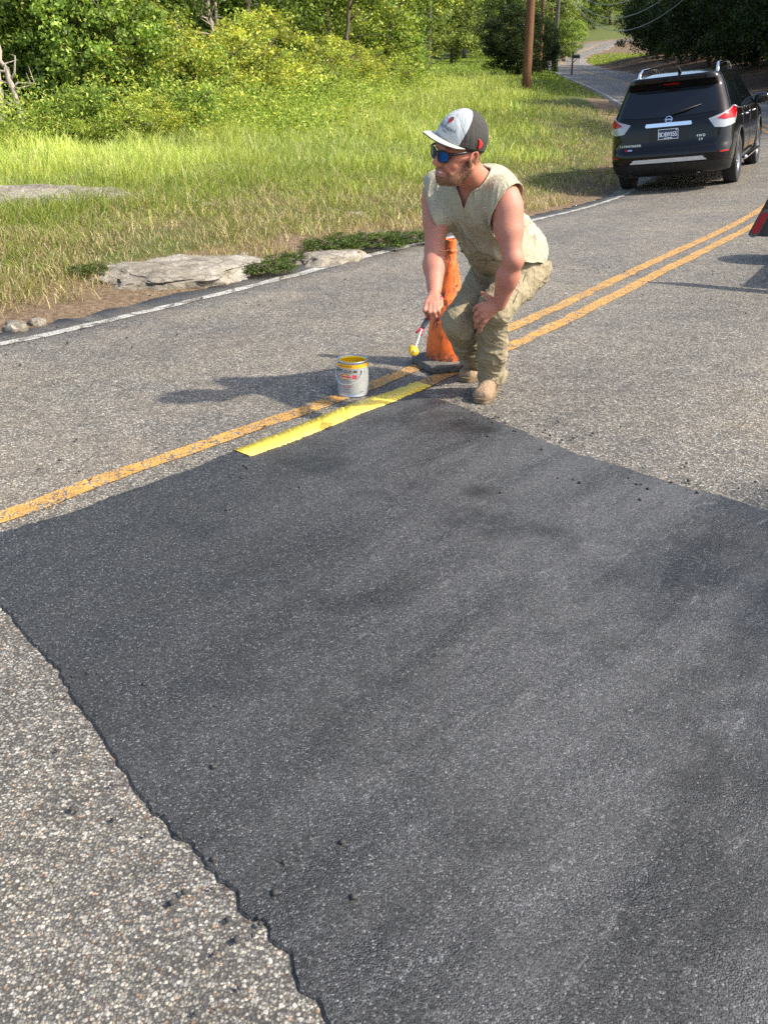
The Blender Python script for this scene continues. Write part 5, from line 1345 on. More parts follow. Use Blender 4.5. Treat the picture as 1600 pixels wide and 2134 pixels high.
def make_person():
    V, Q = build_body()
    f, l, u = head_coords(V)
    col = np.tile(np.array([0.44, 0.20, 0.138]), (len(V), 1))
    ishead = (np.abs(l) < 0.11) & (np.abs(f) < 0.15) & (u > -0.15) & (u < 0.2)
    nz = fbm(V * 60, 3)
    # beard: jaw, chin, upper lip; stays clear of cheek and lips
    line = np.where(f > 0.045, -0.050 - 0.20 * (f - 0.045) * 0, np.interp(f, [-0.02, 0.02, 0.045], [0.02, -0.012, -0.045]))
    b = smooth(0.0, 0.02, line - u + 0.006 * nz) * smooth(-0.035, -0.005, f) * smooth(-0.155, -0.115, u + 0.0 * f)
    lips = (np.abs(l) < 0.034) & (f > 0.06) & (u > -0.081 + 0.3 * (0) ) & (u < -0.056 + 10 * l * l)
    b = np.where(lips, b * 0.15, b); b = np.where(ishead, b, 0)
    mus = smooth(0.0, 0.006, u + 0.058) * smooth(0.0, 0.006, -0.040 - u) * smooth(0.075, 0.085, f) * (np.abs(l) < 0.034) * ishead
    b = np.clip(np.maximum(b, 0.45 * mus), 0, 1)[:, None]
    col = col * (1 - 0.72 * b) + np.array([0.15, 0.095, 0.052]) * 0.72 * b
    hair = (smooth(-0.022, -0.035, f) * smooth(-0.075, -0.045, u) * ishead)[:, None] if False else (np.clip((-0.020 - f) / 0.015, 0, 1) * np.clip((u + 0.07) / 0.03, 0, 1) * ishead)[:, None]
    col = col * (1 - 0.8 * hair) + np.array([0.26, 0.165, 0.08]) * 0.8 * hair
    lipc = (lips & (f > 0.07))[:, None] * 0.5
    col = col * (1 - lipc) + np.array([0.40, 0.14, 0.11]) * lipc
    ears = ((np.abs(l) > 0.074) & (u < 0.05) & (u > -0.05) & ishead)[:, None] * 0.4
    col = col * (1 - ears) + np.array([0.50, 0.19, 0.13]) * ears
    # sunburnt head, its skin also lightened against the shade on the face
    face = (ishead * 0.5)[:, None]; col = col * (1 - face) + face * col * np.array([1.28, 1.12, 1.06])
    body = pmesh('body', V, Q, M_SKIN, col=col)
    # stubble: short hairs over the beard and behind the ear
    N = vnormals(V, Q); rg = np.random.default_rng(21)
    def strands(name, w, n, length, jitter, down, mat):
        p = w / w.sum(); I = rg.choice(len(V), n, p=p)
        base = V[I] + rg.normal(0, 0.002, (n, 3)); d = N[I] * 0.8 + down + rg.normal(0, jitter, (n, 3)); d /= np.linalg.norm(d, axis=1)[:, None]
        side = np.cross(d, rg.normal(0, 1, (n, 3))); side /= np.linalg.norm(side, axis=1)[:, None]
        Ln = length * rg.uniform(0.6, 1.2, n)[:, None]
        W = 0.0007
        VV = np.stack([base - side * W, base + side * W, base + d * Ln], 1).reshape(-1, 3)
        pmesh(name, VV, np.arange(3 * n).reshape(-1, 3), mat)
    strands('beard', b[:, 0] ** 2 + 1e-9, 8000, 0.0045, 0.30, -0.7 * hu, M_BEARD)
    mh = simple('brown_hair', (0.27, 0.165, 0.075), 0.6, var=0.4, bump=0)
    strands('hair', hair[:, 0] ** 2 + 1e-9, 4000, 0.012, 0.25, -0.9 * hu, mh)
    # teeth: a curved band behind the lips
    T = []
    for i in range(11):
        t = -0.92 + 1.84 * i / 10; c0 = (0.0955 - 0.032 * t * t, 0.034 * t, -0.0640 + 0.014 * t * t)
        T += [hp(c0[0], c0[1], c0[2] + .006), hp(c0[0] + .003, c0[1], c0[2] - 0.001), hp(c0[0] + .002, c0[1], c0[2] - .0075)]
    T = np.array(T); q = []
    for i in range(10):
        for k in range(2): q.append((3 * i + k, 3 * i + k + 1, 3 * i + 4 + k, 3 * i + 3 + k))
    pmesh('teeth', T, np.array(q), M_TEETH)

    # ---------------- shirt
    F = Field((0.05, 4.40, 0.45), (1.02, 5.50, 1.30), 0.0055)
    torso(F, 0.004)
    F.cone(SM - 0.06 * Sd - 0.035 * Fd, PC + 0.06 * Sd - 0.055 * Fd, 0.105, 0.125, 0.05, (Lv, 1.5))
    F.ell(PC + 0.10 * Sd + 0.02 * Fd, (0.185, 0.150, 0.22), TM, 0.05)
    for S, E in ((LS, LE), (RS, RE)):
        up = nrm(E - S); F.cone(S - up * 0.01, S + up * 0.14, 0.086, 0.088, 0.03); F.cone(S - 0.10 * Lv * np.sign((S - SM) @ Lv) - 0.03 * Sd, S - 0.03 * Sd, 0.088, 0.086, 0.03)
    F.ell(PC + 0.05 * Sd - 0.05 * Fd, (0.175, 0.12, 0.16), TM, 0.04)      # cloth bunched over the back
    sV, sQ = F.mesh(); sV = relax(sV, sQ, 3, .5); sN = vnormals(sV, sQ)
    rel = sV - PC; a, bq, cz = rel @ Lv, rel @ Fd, rel @ Sd
    Lsp = np.linalg.norm(SM - PC)
    # hanging folds on the front, bunching at the hem, drag lines from the armpits
    fr = smooth(-0.05, 0.08, bq)
    wrp = 0.5 * fbm(np.stack([a * 6, cz * 5, bq * 5], 1), 2); fold = ridge(np.stack([a * 24 + wrp * 1.2 + cz * 5, cz * 2.2 + wrp, bq * 3 + 5], 1)) - .45
    hemf = fbm(np.stack([a * 9, cz * 34, bq * 9], 1), 3)
    amp = 0.0105 * fr * smooth(0.52, 0.25, cz) * np.clip(1.0, 0, 1)
    amp = 0.024 * fr * np.clip((0.62 - cz) / 0.22, 0.25, 1)
    back = 1 - fr
    drag = ridge(np.stack([(a + cz) * 13, (a - cz) * 4, bq * 7], 1) + 9) - .4
    sV = sV + sN * (amp * (fold) + 0.006 * smooth(0.22, 0.02, cz) * 0 + 0.012 * np.clip((0.16 - cz) / 0.14, 0, 1) * hemf + 0.011 * back * drag * np.clip((0.62 - cz) / 0.2, 0, 1))[:, None]
    keep = np.ones(len(sV), bool)
    for S, E in ((LS, LE), (RS, RE)):
        up = nrm(E - S); t = (sV - S) @ up; r = np.linalg.norm(sV - S - t[:, None] * up, axis=1)
        out = Lv * np.sign((S - SM) @ Lv); pn = nrm(0.50 * up + 0.86 * out); tp = (sV - S) @ pn
        keep &= ~((tp > 0.036) & (r < 0.135) & (((sV - SM) @ Lv) * np.sign((S - SM) @ Lv) > 0.10))
    h0, h1, h2 = PX(966, 524, 4.86), PX(1042, 537, 4.82), PX(1130, 556, 5.26)
    hn = nrm(np.cross(h1 - h0, h2 - h0)); hn = hn if hn[2] > 0 else -hn
    keep &= ((sV - h0) @ hn > 0.008 * np.sin(a * 40) + 0.010 * fbm(np.stack([a * 30, bq * 30, 0 * a], 1), 2))
    # V neck
    VB = PX(966, 438, 4.73)
    e0, e1 = PX(944, 372, 4.6), PX(1003, 345, 4.6)          # the two ends of the V at the neck
    o = np.array([0, 0, CAM_H])
    def side(p, q): n = np.cross(p - o, q - o); return (sV - o) @ n
    inV = (side(e0, VB) * side(e0, VB).dtype.type(1) > 0) if False else None
    sg = lambda p, q, r: side(p, q) * np.sign((r - o) @ np.cross(p - o, q - o))
    keep &= ~((sg(VB, e0, e1) > 0) & (sg(VB, e1, e0) > 0) & ((sV - VB) @ Sd > -0.10) & ((sV - VB) @ Sd < 0.26) & (sN @ Fd > 0.0) & (np.linalg.norm(sV - NB, axis=1) < 0.26))
    ax = nrm(hp(-0.025, 0, -0.055) - NB); tn = (sV - NB) @ ax; rn = np.linalg.norm(sV - NB - tn[:, None] * ax, axis=1)
    keep &= ~((rn < 0.088) & (tn > -0.035) & (tn < 0.2))
    sV2, sQ2, used = cut_faces(sV, sQ, keep, 3)
    so = pmesh('shirt', sV2, sQ2, M_SHIRT)
    md = so.modifiers.new('thickness', 'SOLIDIFY'); md.thickness = 0.004; md.offset = -1
    # ribbed collar and armhole hems follow the openings
    E = np.concatenate([sQ2[:, [0, 1]], sQ2[:, [1, 2]], sQ2[:, [2, 3]], sQ2[:, [3, 0]]]); u_, c_ = np.unique(np.sort(E, 1), axis=0, return_counts=True); B = u_[c_ == 1]
    adj = {}
    for i, j in B: adj.setdefault(i, []).append(j); adj.setdefault(j, []).append(i)
    seen = set()
    for st in list(adj):
        if st in seen: continue
        loop = [st]; seen.add(st); cur = st
        while True:
            nx = [k for k in adj[cur] if k not in seen]
            if not nx: break
            cur = nx[0]; seen.add(cur); loop.append(cur)
        if len(loop) < 40: continue
        P = sV2[loop]; cen = P.mean(0)
        if np.linalg.norm(cen - SM) > 0.30: rad = 0.0032; nm = 'hem'
        elif np.linalg.norm(cen - NB) < 0.12: rad = 0.0058; nm = 'collar'
        else: rad = 0.003; nm = 'armhole_hem'
        for _ in range(2): P = 0.25 * np.roll(P, 1, 0) + .5 * P + .25 * np.roll(P, -1, 0)
        P = np.vstack([P, P[:1]]); g = Geo(); g.tube(P - PO, rad, 6, False); g.build(nm, M_SHIRT, so)
    # faint chest print: a round mark and two short rows
    ink = simple('faded_print', (0.66, 0.63, 0.56), 0.9, bump=0)
    g = Geo()
    def chest(x, y):
        o = np.array([0, 0, CAM_H]); r = PX(x, y, 4.6) - o
        d = (sV2 - o) - np.outer(((sV2 - o) @ r) / (r @ r), r); dist = np.linalg.norm(d, axis=1) + np.where(np.linalg.norm(sV2 - o, axis=1) > 4.75, 1, 0)
        return sV2[np.argmin(dist)] - 0.004 * nrm(r)
    cpt = chest(990, 452); uu = nrm(Lv + 0 * Sd); ww = nrm(Sd - 0.2 * Fd)
    ring = [cpt + 0.011 * (math.cos(t) * uu + math.sin(t) * ww) for t in np.linspace(0.6, 6.0, 16)]
    g.tube(np.array(ring) - PO, 0.0014, 5)
    ring = [cpt + uu * 0.010 + 0.007 * (math.cos(t) * uu + math.sin(t) * ww) for t in np.linspace(-2.5, 2.5, 12)]
    g.tube(np.array(ring) - PO, 0.0012, 5)
    for k in range(7):
        p0 = chest(985 + 3.2 * k, 464 + 0.3 * k); g.tube(np.array([p0, p0 + ww * (0.004 + 0.002 * (k % 3))]) - PO, 0.0011, 4)
    g.build('chest_print', ink, so)

    # ---------------- trousers
    F = Field((0.10, 4.60, 0.0), (1.00, 5.62, 1.0), 0.0055)
    F.ell(PC + 0.02 * Sd, (0.172, 0.138, 0.135), TM, 0.05)
    F.ell(PC + 0.20 * Sd + 0.045 * Fd, (0.165, 0.135, 0.19), TM, 0.05)
    F.ell(PC - 0.06 * Fd + 0.06 * Lv * 0, (0.175, 0.11, 0.13), TM, 0.04)
    F.cone(LH, LK, 0.115, 0.084, 0.04); F.cone(RH, RK, 0.115, 0.084, 0.04)
    lf = nrm(LK - LA); rf = nrm(RK - RA)
    F.cone(LK, LA + lf * 0.16, 0.078, 0.070, 0.03); F.cone(LA + lf * 0.18, LA - lf * 0.06, 0.070, 0.073, 0.02)
    F.cone(RK, RA + rf * 0.14, 0.086, 0.070, 0.03); F.cone(RA + rf * 0.16, RA - rf * 0.05, 0.068, 0.072, 0.02)
    F.ell(LK + np.array([-.012, -.03, 0.0]), (0.07, 0.07, 0.075), None, 0.03); F.ell(RK + np.array([-.015, -.035, -.005]), (0.070, 0.07, 0.076), None, 0.03)
    tV, tQ = F.mesh(); tV = relax(tV, tQ, 3, .5); tN = vnormals(tV, tQ)
    q = tV
    def leg_folds(K, A, H, V, N):
        d = nrm(A - K); t = (V - K) @ d; r = np.linalg.norm(V - K - t[:, None] * d, axis=1); L = np.linalg.norm(A - K)
        near = np.clip((0.13 - r) / 0.03, 0, 1) * (t > -0.03)
        # stacked creases towards the cuff
        ph = fbm(np.stack([V[:, 0] * 7, V[:, 1] * 7, V[:, 2] * 3], 1), 2)
        cr = 2.2 * (ridge(np.stack([t * 15 + ph * 1.1 + (V[:, 0] - V[:, 1]) * 3.5, (V[:, 0] + V[:, 1]) * 4, V[:, 1] * 3], 1), 2.6, 2) - .45)
        return near * 0.0095 * (np.clip(t / L, 0, 1.0) * 0.85 + 0.15) * cr
    disp = leg_folds(LK, LA, LH, q, tN) + leg_folds(RK, RA, RH, q, tN)
    # drag lines fanning out of the crotch and behind the knees
    cr = PC - 0.12 * Sd + 0.06 * Fd; rr = q - cr; dist = np.linalg.norm(rr, axis=1)
    ang = np.arctan2(rr @ Sd, rr @ Lv)
    disp = disp + 0.010 * np.clip(1 - dist / 0.30, 0, 1) * np.sin(ang * 13 + 2.5 * fbm(q * 8, 2)) * np.clip(dist / 0.06, 0, 1)
    dq = q - PC; disp = disp + 0.005 * fbm(q * np.array([13, 13, 9]), 3) + 0.0065 * (ridge(np.stack([(q[:, 0] + q[:, 2]) * 9, (q[:, 1] - q[:, 2]) * 9, q[:, 2] * 12 + q[:, 0] * 5], 1), 3.0, 3) - .4)
    tV = tV + tN * disp[:, None]
    keep = np.ones(len(tV), bool); rel = tV - PC
    h0, h1, h2 = PX(966, 524, 4.86), PX(1042, 537, 4.82), PX(1130, 556, 5.26); hn = nrm(np.cross(h1 - h0, h2 - h0)); hn = hn if hn[2] > 0 else -hn
    keep &= (tV - h0) @ hn < 0.035
    for K, A in ((LK, LA), (RK, RA)):
        d = nrm(A - K); t = (tV - A) @ d; r = np.linalg.norm(tV - A - t[:, None] * d, axis=1)
        keep &= ~((t > 0.018 + 0.012 * fbm(tV * 12, 2)) & (r < 0.14) & (tV[:, 2] < 0.22))
    tV, tQ, _u = cut_faces(tV, tQ, keep, 8)
    to = pmesh('trousers', tV, tQ, M_PANTS)
    md = to.modifiers.new('thickness', 'SOLIDIFY'); md.thickness = 0.004; md.offset = -1

    # seams: fly, pockets, waistband
    M_SEAM = simple('trouser_seam', (0.17, 0.135, 0.085), 0.9, bump=0); o_ = np.array([0, 0, CAM_H]); wn_ = np.linalg.norm(tV - o_, axis=1)
    def onto_trousers(x, y):
        r = nrm(PX(x, y, 4.8) - o_); dd = np.linalg.norm((tV - o_) - np.outer((tV - o_) @ r, r), axis=1); c = np.where(dd < 0.009)[0]
        return tV[c[np.argmin(wn_[c])]] - r * 0.002 if len(c) else None
    for pts in ([(1010, 541), (1011, 556), (1008, 572), (1003, 588)], [(972, 543), (977, 556), (986, 568), (996, 576)], [(960, 541), (975, 543), (995, 544), (1015, 545), (1032, 545)], [(1100, 562), (1092, 585), (1082, 610), (1072, 632)]):
        P = [onto_trousers(*q) for q in pts]; P = [q for q in P if q is not None]
        if len(P) > 2: g = Geo(); g.tube(np.array(P) - PO, 0.0022, 5); g.build('seam', M_SEAM, to)
    # ---------------- boots
    def boot(A, toe, ln=0.29, wd=0.102):
        d = np.array([toe[0] - A[0], toe[1] - A[1], 0.]); d = nrm(d); s = np.array([-d[1], d[0], 0.])
        heel = np.array([toe[0], toe[1], 0]) - d * ln
        F = Field(np.minimum(heel, toe[:3]) - 0.16, np.maximum(heel, toe[:3]) + np.array([.16, .16, .32]), 0.0045)
        P = lambda a, b, z: heel + d * a * ln + s * b + np.array([0, 0, z])
        F.ell(P(0.14, 0, 0.065), (0.042, 0.040, 0.062), np.stack([d, s, [0, 0, 1]]), 0.02)
        F.ell(P(0.42, 0, 0.052), (0.09, 0.041, 0.055), np.stack([d, s, [0, 0, 1]]), 0.03)
        F.ell(P(0.74, 0, 0.045), (0.072, 0.051, 0.043), np.stack([d, s, [0, 0, 1]]), 0.03)
        F.cone(P(0.88, -0.02, 0.038), P(0.88, 0.02, 0.038), 0.031, 0.031, 0.02)     # broad squared toe
        F.cone(P(0.24, 0, 0.08), A + np.array([0, 0, 0.10]), 0.050, 0.052, 0.03)
        F.cone(P(0.55, 0, 0.075), P(0.30, 0, 0.125), 0.034, 0.044, 0.03)
        V, Q = F.mesh(); V = relax(V, Q, 2, .5); N = vnormals(V, Q)
        along = (V - heel) @ d / ln
        cre = np.sin(along * 70 + 2.0 * fbm(V * 30, 2)) * np.exp(-((along - 0.58) / 0.10) ** 2)
        V = V + N * (0.0032 * cre + 0.0018 * fbm(V * 40, 3))[:, None]
        V, Q, _ = cut_faces(V, Q, V[:, 2] > 0.020, 2)
        bo = pmesh('boot', V, Q, M_BOOT)
        # sole and welt
        prof = []
        for t in np.linspace(0, 2 * math.pi, 56, endpoint=False):
            c, sn = math.cos(t), math.sin(t)
            a = 0.5 + 0.515 * np.sign(c) * abs(c) ** 0.75; w = (0.043 + 0.014 * smooth(0.3, 0.75, a) - 0.006 * np.exp(-((a - .35) / .12) ** 2)) * np.sign(sn) * abs(sn) ** 0.65
            prof.append((a, w))
        bm = bmesh.new(); lv = []
        for z, g in ((0.001, 0.97), (0.004, 1.0), (0.022, 1.0), (0.0245, 1.03), (0.031, 1.03), (0.033, 0.97)):
            lv.append([bm.verts.new(heel + d * ln * (0.5 + (a - 0.5) * g) + s * w * g + np.array([0, 0, z + (0.010 if False else 0)]) - PO) for a, w in prof])
        for x, y in zip(lv, lv[1:]):
            for i in range(56): bm.faces.new((x[i], x[(i + 1) % 56], y[(i + 1) % 56], y[i]))
        bm.faces.new(lv[0][::-1]); bm.faces.new(lv[-1])
        bm_obj('sole', bm, M_SOLE, bo)
    boot(LA, GP(1000, 842))
    boot(RA, GP(966, 797))

    # ---------------- cap
    cm = np.array([-0.010, 0, 0.052]); cr = np.array([0.116, 0.093, 0.118])
    _t, _w = math.radians(11), math.radians(7)
    CR = np.array([[1, 0, 0], [0, math.cos(_w), math.sin(_w)], [0, -math.sin(_w), math.cos(_w)]]) @ np.array([[math.cos(_t), 0, -math.sin(_t)], [0, 1, 0], [math.sin(_t), 0, math.cos(_t)]])
    def cappt(az, el, off=0.0):
        ce, se = math.cos(el), math.sin(el)
        # fuller, squarer front panel than a plain dome
        x = (cr[0] + off) * ce * math.cos(az); y = (cr[1] + off) * ce * math.sin(az); z = (cr[2] + off) * se
        if x > 0: x *= 1 + 0.05 * math.sin(2 * el)
        q = CR @ np.array([x, y, z]); return cm + q
    rim = lambda az: -0.02 - 0.17 * (1 - math.cos(az)) * 0.5 * 1.6 + 0.02
    nE = 18
    def panel(front, nA=36):
        V = []
        for i in range(nA + 1):
            for j in range(nE + 1):
                lim = 0.86 + 0.55 * (j / nE); u0 = i / nA
                az = -lim + 2 * lim * u0 if front else lim + (2 * math.pi - 2 * lim) * u0
                e0 = rim(az); V.append(hp(*cappt(az, e0 + (math.pi / 2 - 0.001 - e0) * j / nE, 0.0012 if front else 0)))
        q = [(i * (nE + 1) + j, (i + 1) * (nE + 1) + j, (i + 1) * (nE + 1) + j + 1, i * (nE + 1) + j + 1) for i in range(nA) for j in range(nE)]
        return V, np.array(q)
    v, q = panel(False); cap = pmesh('cap', v, q, M_CAPD); md = cap.modifiers.new('thickness', 'SOLIDIFY'); md.thickness = 0.0035; md.offset = 0
    v, q = panel(True); fp = pmesh('front_panel', v, q, M_CAPW, cap); md = fp.modifiers.new('thickness', 'SOLIDIFY'); md.thickness = 0.004; md.offset = 0.2
    # brim: curved tongue with a dark underside
    def brim(name, dz, mat):
        V = []; nu, nv = 25, 10
        for i in range(nu):
            az = -1.16 + 2.32 * i / (nu - 1)
            for j in range(nv):
                t = j / (nv - 1)
                b0 = cappt(az, rim(az) + 0.03)
                reach = 0.076 * math.cos(az * 0.9) ** 0.6
                x = b0[0] + reach * t * 1.0; y = b0[1] * (1 + 0.05 * t)
                z = b0[2] + dz - 0.002 - 0.30 * abs(y) ** 1.25 * (0.1 + 0.9 * t) + 0.026 * t
                V.append(hp(x, y, z))
        q = [(i * nv + j, (i + 1) * nv + j, (i + 1) * nv + j + 1, i * nv + j + 1) for i in range(nu - 1) for j in range(nv - 1)]
        o = pmesh(name, V, np.array(q), mat, cap); md = o.modifiers.new('thickness', 'SOLIDIFY'); md.thickness = 0.003; md.offset = 0
    brim('brim', 0.0, simple('brim_cloth', (0.50, 0.485, 0.42), 0.85, bump=0.2))
    brim('brim_underside', -0.0036, M_CAPD)
    g = Geo(); tp = cappt(0, math.pi / 2 - .001); g.tube(np.array([hp(tp[0], tp[1], tp[2] - .002), hp(tp[0], tp[1], tp[2] + .005)]) - PO, [0.008, 0.005], 10); g.build('button', M_CAPD, cap)
    # red horn-shaped patch on the left side
    pv = []
    for i in range(13):
        t = i / 12; h = -0.16 + 0.34 * t; w = 0.10 * math.sin(math.pi * (0.12 + 0.80 * t)) * (1.15 - 0.35 * t)
        cx = 1.78 - 0.16 * (t - 0.5) ** 2 * 2 - 0.10 * t
        for s_ in (-1, -.3, .3, 1): pv.append(hp(*cappt(cx + s_ * w, 0.14 + h, 0.004)))
    q = [(4 * i + k, 4 * i + k + 1, 4 * i + 5 + k, 4 * i + 4 + k) for i in range(12) for k in range(3)]
    o = pmesh('red_badge', pv, np.array(q), M_RED, cap); md = o.modifiers.new('thickness', 'SOLIDIFY'); md.thickness = 0.003; md.offset = 0
    # stitched words and the round mark on the front panel
    def word(txt, size, el0, az_c, mat, name):
        cu = bpy.data.curves.new('txt', 'FONT'); cu.body = txt; cu.size = size; cu.align_x = 'CENTER'; cu.resolution_u = 2
        to = bpy.data.objects.new('txt', cu); COL.objects.link(to); dg = bpy.context.evaluated_depsgraph_get()
        me = bpy.data.meshes.new_from_object(to.evaluated_get(dg)); bpy.data.objects.remove(to)
        bm = bmesh.new(); bm.from_mesh(me); bmesh.ops.triangulate(bm, faces=bm.faces); bmesh.ops.subdivide_edges(bm, edges=[e for e in bm.edges if e.calc_length() > 0.006], cuts=1)
        for vv in bm.verts:
            vv.co = Vector(hp(*cappt(az_c + vv.co.x / 0.105, el0 + vv.co.y / 0.118, 0.0042)) - PO)
        bm_obj(name, bm, mat, cap, smooth=False)
    word('SOUTHERN', 0.020, 0.34, 0.10, M_INK, 'lettering')
    word('PAVING', 0.0085, 0.245, 0.10, M_INK, 'lettering')
    dv = [hp(*cappt(0.10, 0.70, 0.0045))] + [hp(*cappt(0.10 + 0.12 * math.cos(t), 0.70 + 0.115 * math.sin(t), 0.0045)) for t in np.linspace(0, 2 * math.pi, 20, endpoint=False)]
    pmesh('round_mark', dv, np.array([(0, 1 + i, 1 + (i + 1) % 20) for i in range(20)]), M_RED, cap, smooth=False)
    g = Geo()
    g.tube(np.array([hp(*cappt(0.10 + 0.115 * math.cos(t), 0.70 + 0.11 * math.sin(t), 0.006)) for t in np.linspace(0.2, 3.6, 14)]) - PO, 0.0012, 5)
    g.tube(np.array([hp(*cappt(0.10 - 0.02, el, 0.006)) for el in (0.52, 0.6, 0.7)]) - PO, 0.0012, 5)
    g.tube(np.array([hp(*cappt(0.10 + x, 0.70 + 0.03 * math.sin(x * 40), 0.006)) for x in np.linspace(-.08, .08, 9)]) - PO, 0.0010, 5)
    g.build('round_mark_stitching', M_INK, cap)

    # ---------------- sunglasses
    t = NT('mirror_lens'); v = t.coord('World'); lc = t.ramp(t.sep(t.coord('World'), 2), [(0, (0.01, 0.02, 0.2)), (1, (0.01, 0.05, 0.35))])
    gz = t.n('ShaderNodeLayerWeight'); gz.inputs[0].default_value = 0.35
    cc = t.ramp(gz.outputs['Facing'], [(0.0, (0.01, 0.13, 0.42)), (0.4, (0.015, 0.05, 0.36)), (0.8, (0.10, 0.05, 0.22))])
    M_LENS = t.done(t.bsdf(cc, 0.08, 0.85, None, 0.8))
    gl = None
    def gframe(s):
        out = []
        for tt in np.linspace(0, 2 * math.pi, 28, endpoint=False):
            c, sn = math.cos(tt), math.sin(tt)
            y = 0.034 + 0.027 * np.sign(c) * abs(c) ** 0.6; z = 0.010 + 0.0215 * np.sign(sn) * abs(sn) ** 0.6 - (0.003 if sn < 0 and c < 0 else 0)
            x = 0.117 - 2.6 * y * y * 1.6 - 0.0 * z
            out.append(hp(x, s * y, z))
        return np.array(out)
    g = Geo()
    for s in (-1, 1):
        P = gframe(s); g.tube(np.vstack([P, P[:2]]) - PO, 0.0032, 8, False)
        hinge = hp(0.117 - 4.16 * 0.061 ** 2, s * 0.062, 0.024)
        g.tube(np.array([hinge, hp(0.085, s * 0.074, 0.025), hp(0.04, s * 0.0815, 0.026), hp(-0.012, s * 0.0835, 0.028), hp(-0.035, s * 0.082, 0.014)]) - PO, [0.0052, 0.0052, 0.0044, 0.0036, 0.003], 8)
    g.tube(np.array([hp(0.1155, -0.009, 0.019), hp(0.119, 0, 0.022), hp(0.1155, 0.009, 0.019)]) - PO, 0.0034, 8)
    gl = g.build('sunglasses', M_BLACKPL, person)
    for s in (-1, 1):
        P = gframe(s); cc = P.mean(0) + hf * 0.003
        VV = np.vstack([cc, cc + (P - cc) * 0.5 + hf * 0.0012, P]); n = 28; i = np.arange(n); j = (i + 1) % n
        T = np.stack([0 * i, 1 + i, 1 + j], 1); Q2 = np.stack([1 + i, 29 + i, 29 + j, 1 + j], 1)
        mesh_np('lens', VV - PO, [Q2, T], M_LENS, parent=gl)
make_person()
# ------------------------------------------------------------------ traffic cone
def mat_cone():
    t = NT('cone_orange'); v = t.coord('Object'); z = t.sep(v, 2)
    n = t.noise(v, 16, 6, .7); sc = t.noise(t.coord('Object', (1, 1, .35)), 26, 7, .75, dist=1.2); big = t.noise(v, 5, 4, .6)
    c = t.ramp(n, [(0.3, (0.72, 0.12, 0.022)), (0.6, (0.88, 0.19, 0.04)), (0.8, (0.92, 0.28, 0.09))])
    m = t.math('MULTIPLY', t.ramp(sc, [(0.50, 0.0), (0.57, 1.0)]), t.ramp(big, [(0.38, 0.2), (0.58, 1.0)]))
    c = t.mix(m, c, (0.045, 0.032, 0.026))
    low = t.math('MULTIPLY', t.ramp(z, [(0.055, 1.0), (0.13, 0.0)]), t.ramp(t.noise(v, 40, 5, .7), [(0.40, 0.0), (0.55, 1.0)]))
    c = t.mix(low, c, (0.06, 0.045, 0.038))
    return t.done(t.bsdf(c, 0.62, 0, t.bump(sc, 0.15, 0.002), 0.3))
def make_cone():
    p = GP(931, 750, 0.03); o = empty('traffic_cone', (p[0], p[1], 0), 'scuffed orange traffic cone with black base behind the crouching man', 'traffic cone'); o.rotation_euler.z = math.radians(22)
    prof = [(0.138, 0.046), (0.130, 0.052), (0.126, 0.075), (0.124, 0.12), (0.106, 0.27), (0.102, 0.280), (0.099, 0.284), (0.083, 0.405), (0.080, 0.411), (0.077, 0.415), (0.062, 0.52), (0.048, 0.60), (0.046, 0.612), (0.043, 0.616),
            (0.036, 0.655), (0.036, 0.662), (0.041, 0.668), (0.041, 0.678), (0.035, 0.684), (0.0335, 0.715), (0.036, 0.722), (0.036, 0.735), (0.029, 0.738), (0.027, 0.72), (0.027, 0.60)]
    b = lathe(prof, 40, 'cone_body', mat_cone(), o)
    M_RUB = mat_cloth('cone_base_rubber', (0.12, 0.112, 0.10), (0.30, 0.26, 0.20), 0.75, 300, 12)
    bm = bmesh.new(); n = 48; rings = []
    def sq(t, h, e): c, s = math.cos(t), math.sin(t); return h * math.copysign(abs(c) ** e, c), h * math.copysign(abs(s) ** e, s)
    for h, z in ((0.168, 0.003), (0.178, 0.008), (0.178, 0.036), (0.172, 0.044), (0.150, 0.048), (0.128, 0.054)):
        e = 0.36 if h > 0.14 else 1.0; hh = h if h > .14 else h * 1.0
        rings.append([bm.verts.new((*sq(2 * math.pi * k / n, hh, e), z)) for k in range(n)])
    for x, y in zip(rings, rings[1:]):
        for k in range(n): bm.faces.new((x[k], x[(k + 1) % n], y[(k + 1) % n], y[k]))
    bm.faces.new(rings[0][::-1]); bm_obj('base', bm, M_RUB, o)
make_cone()

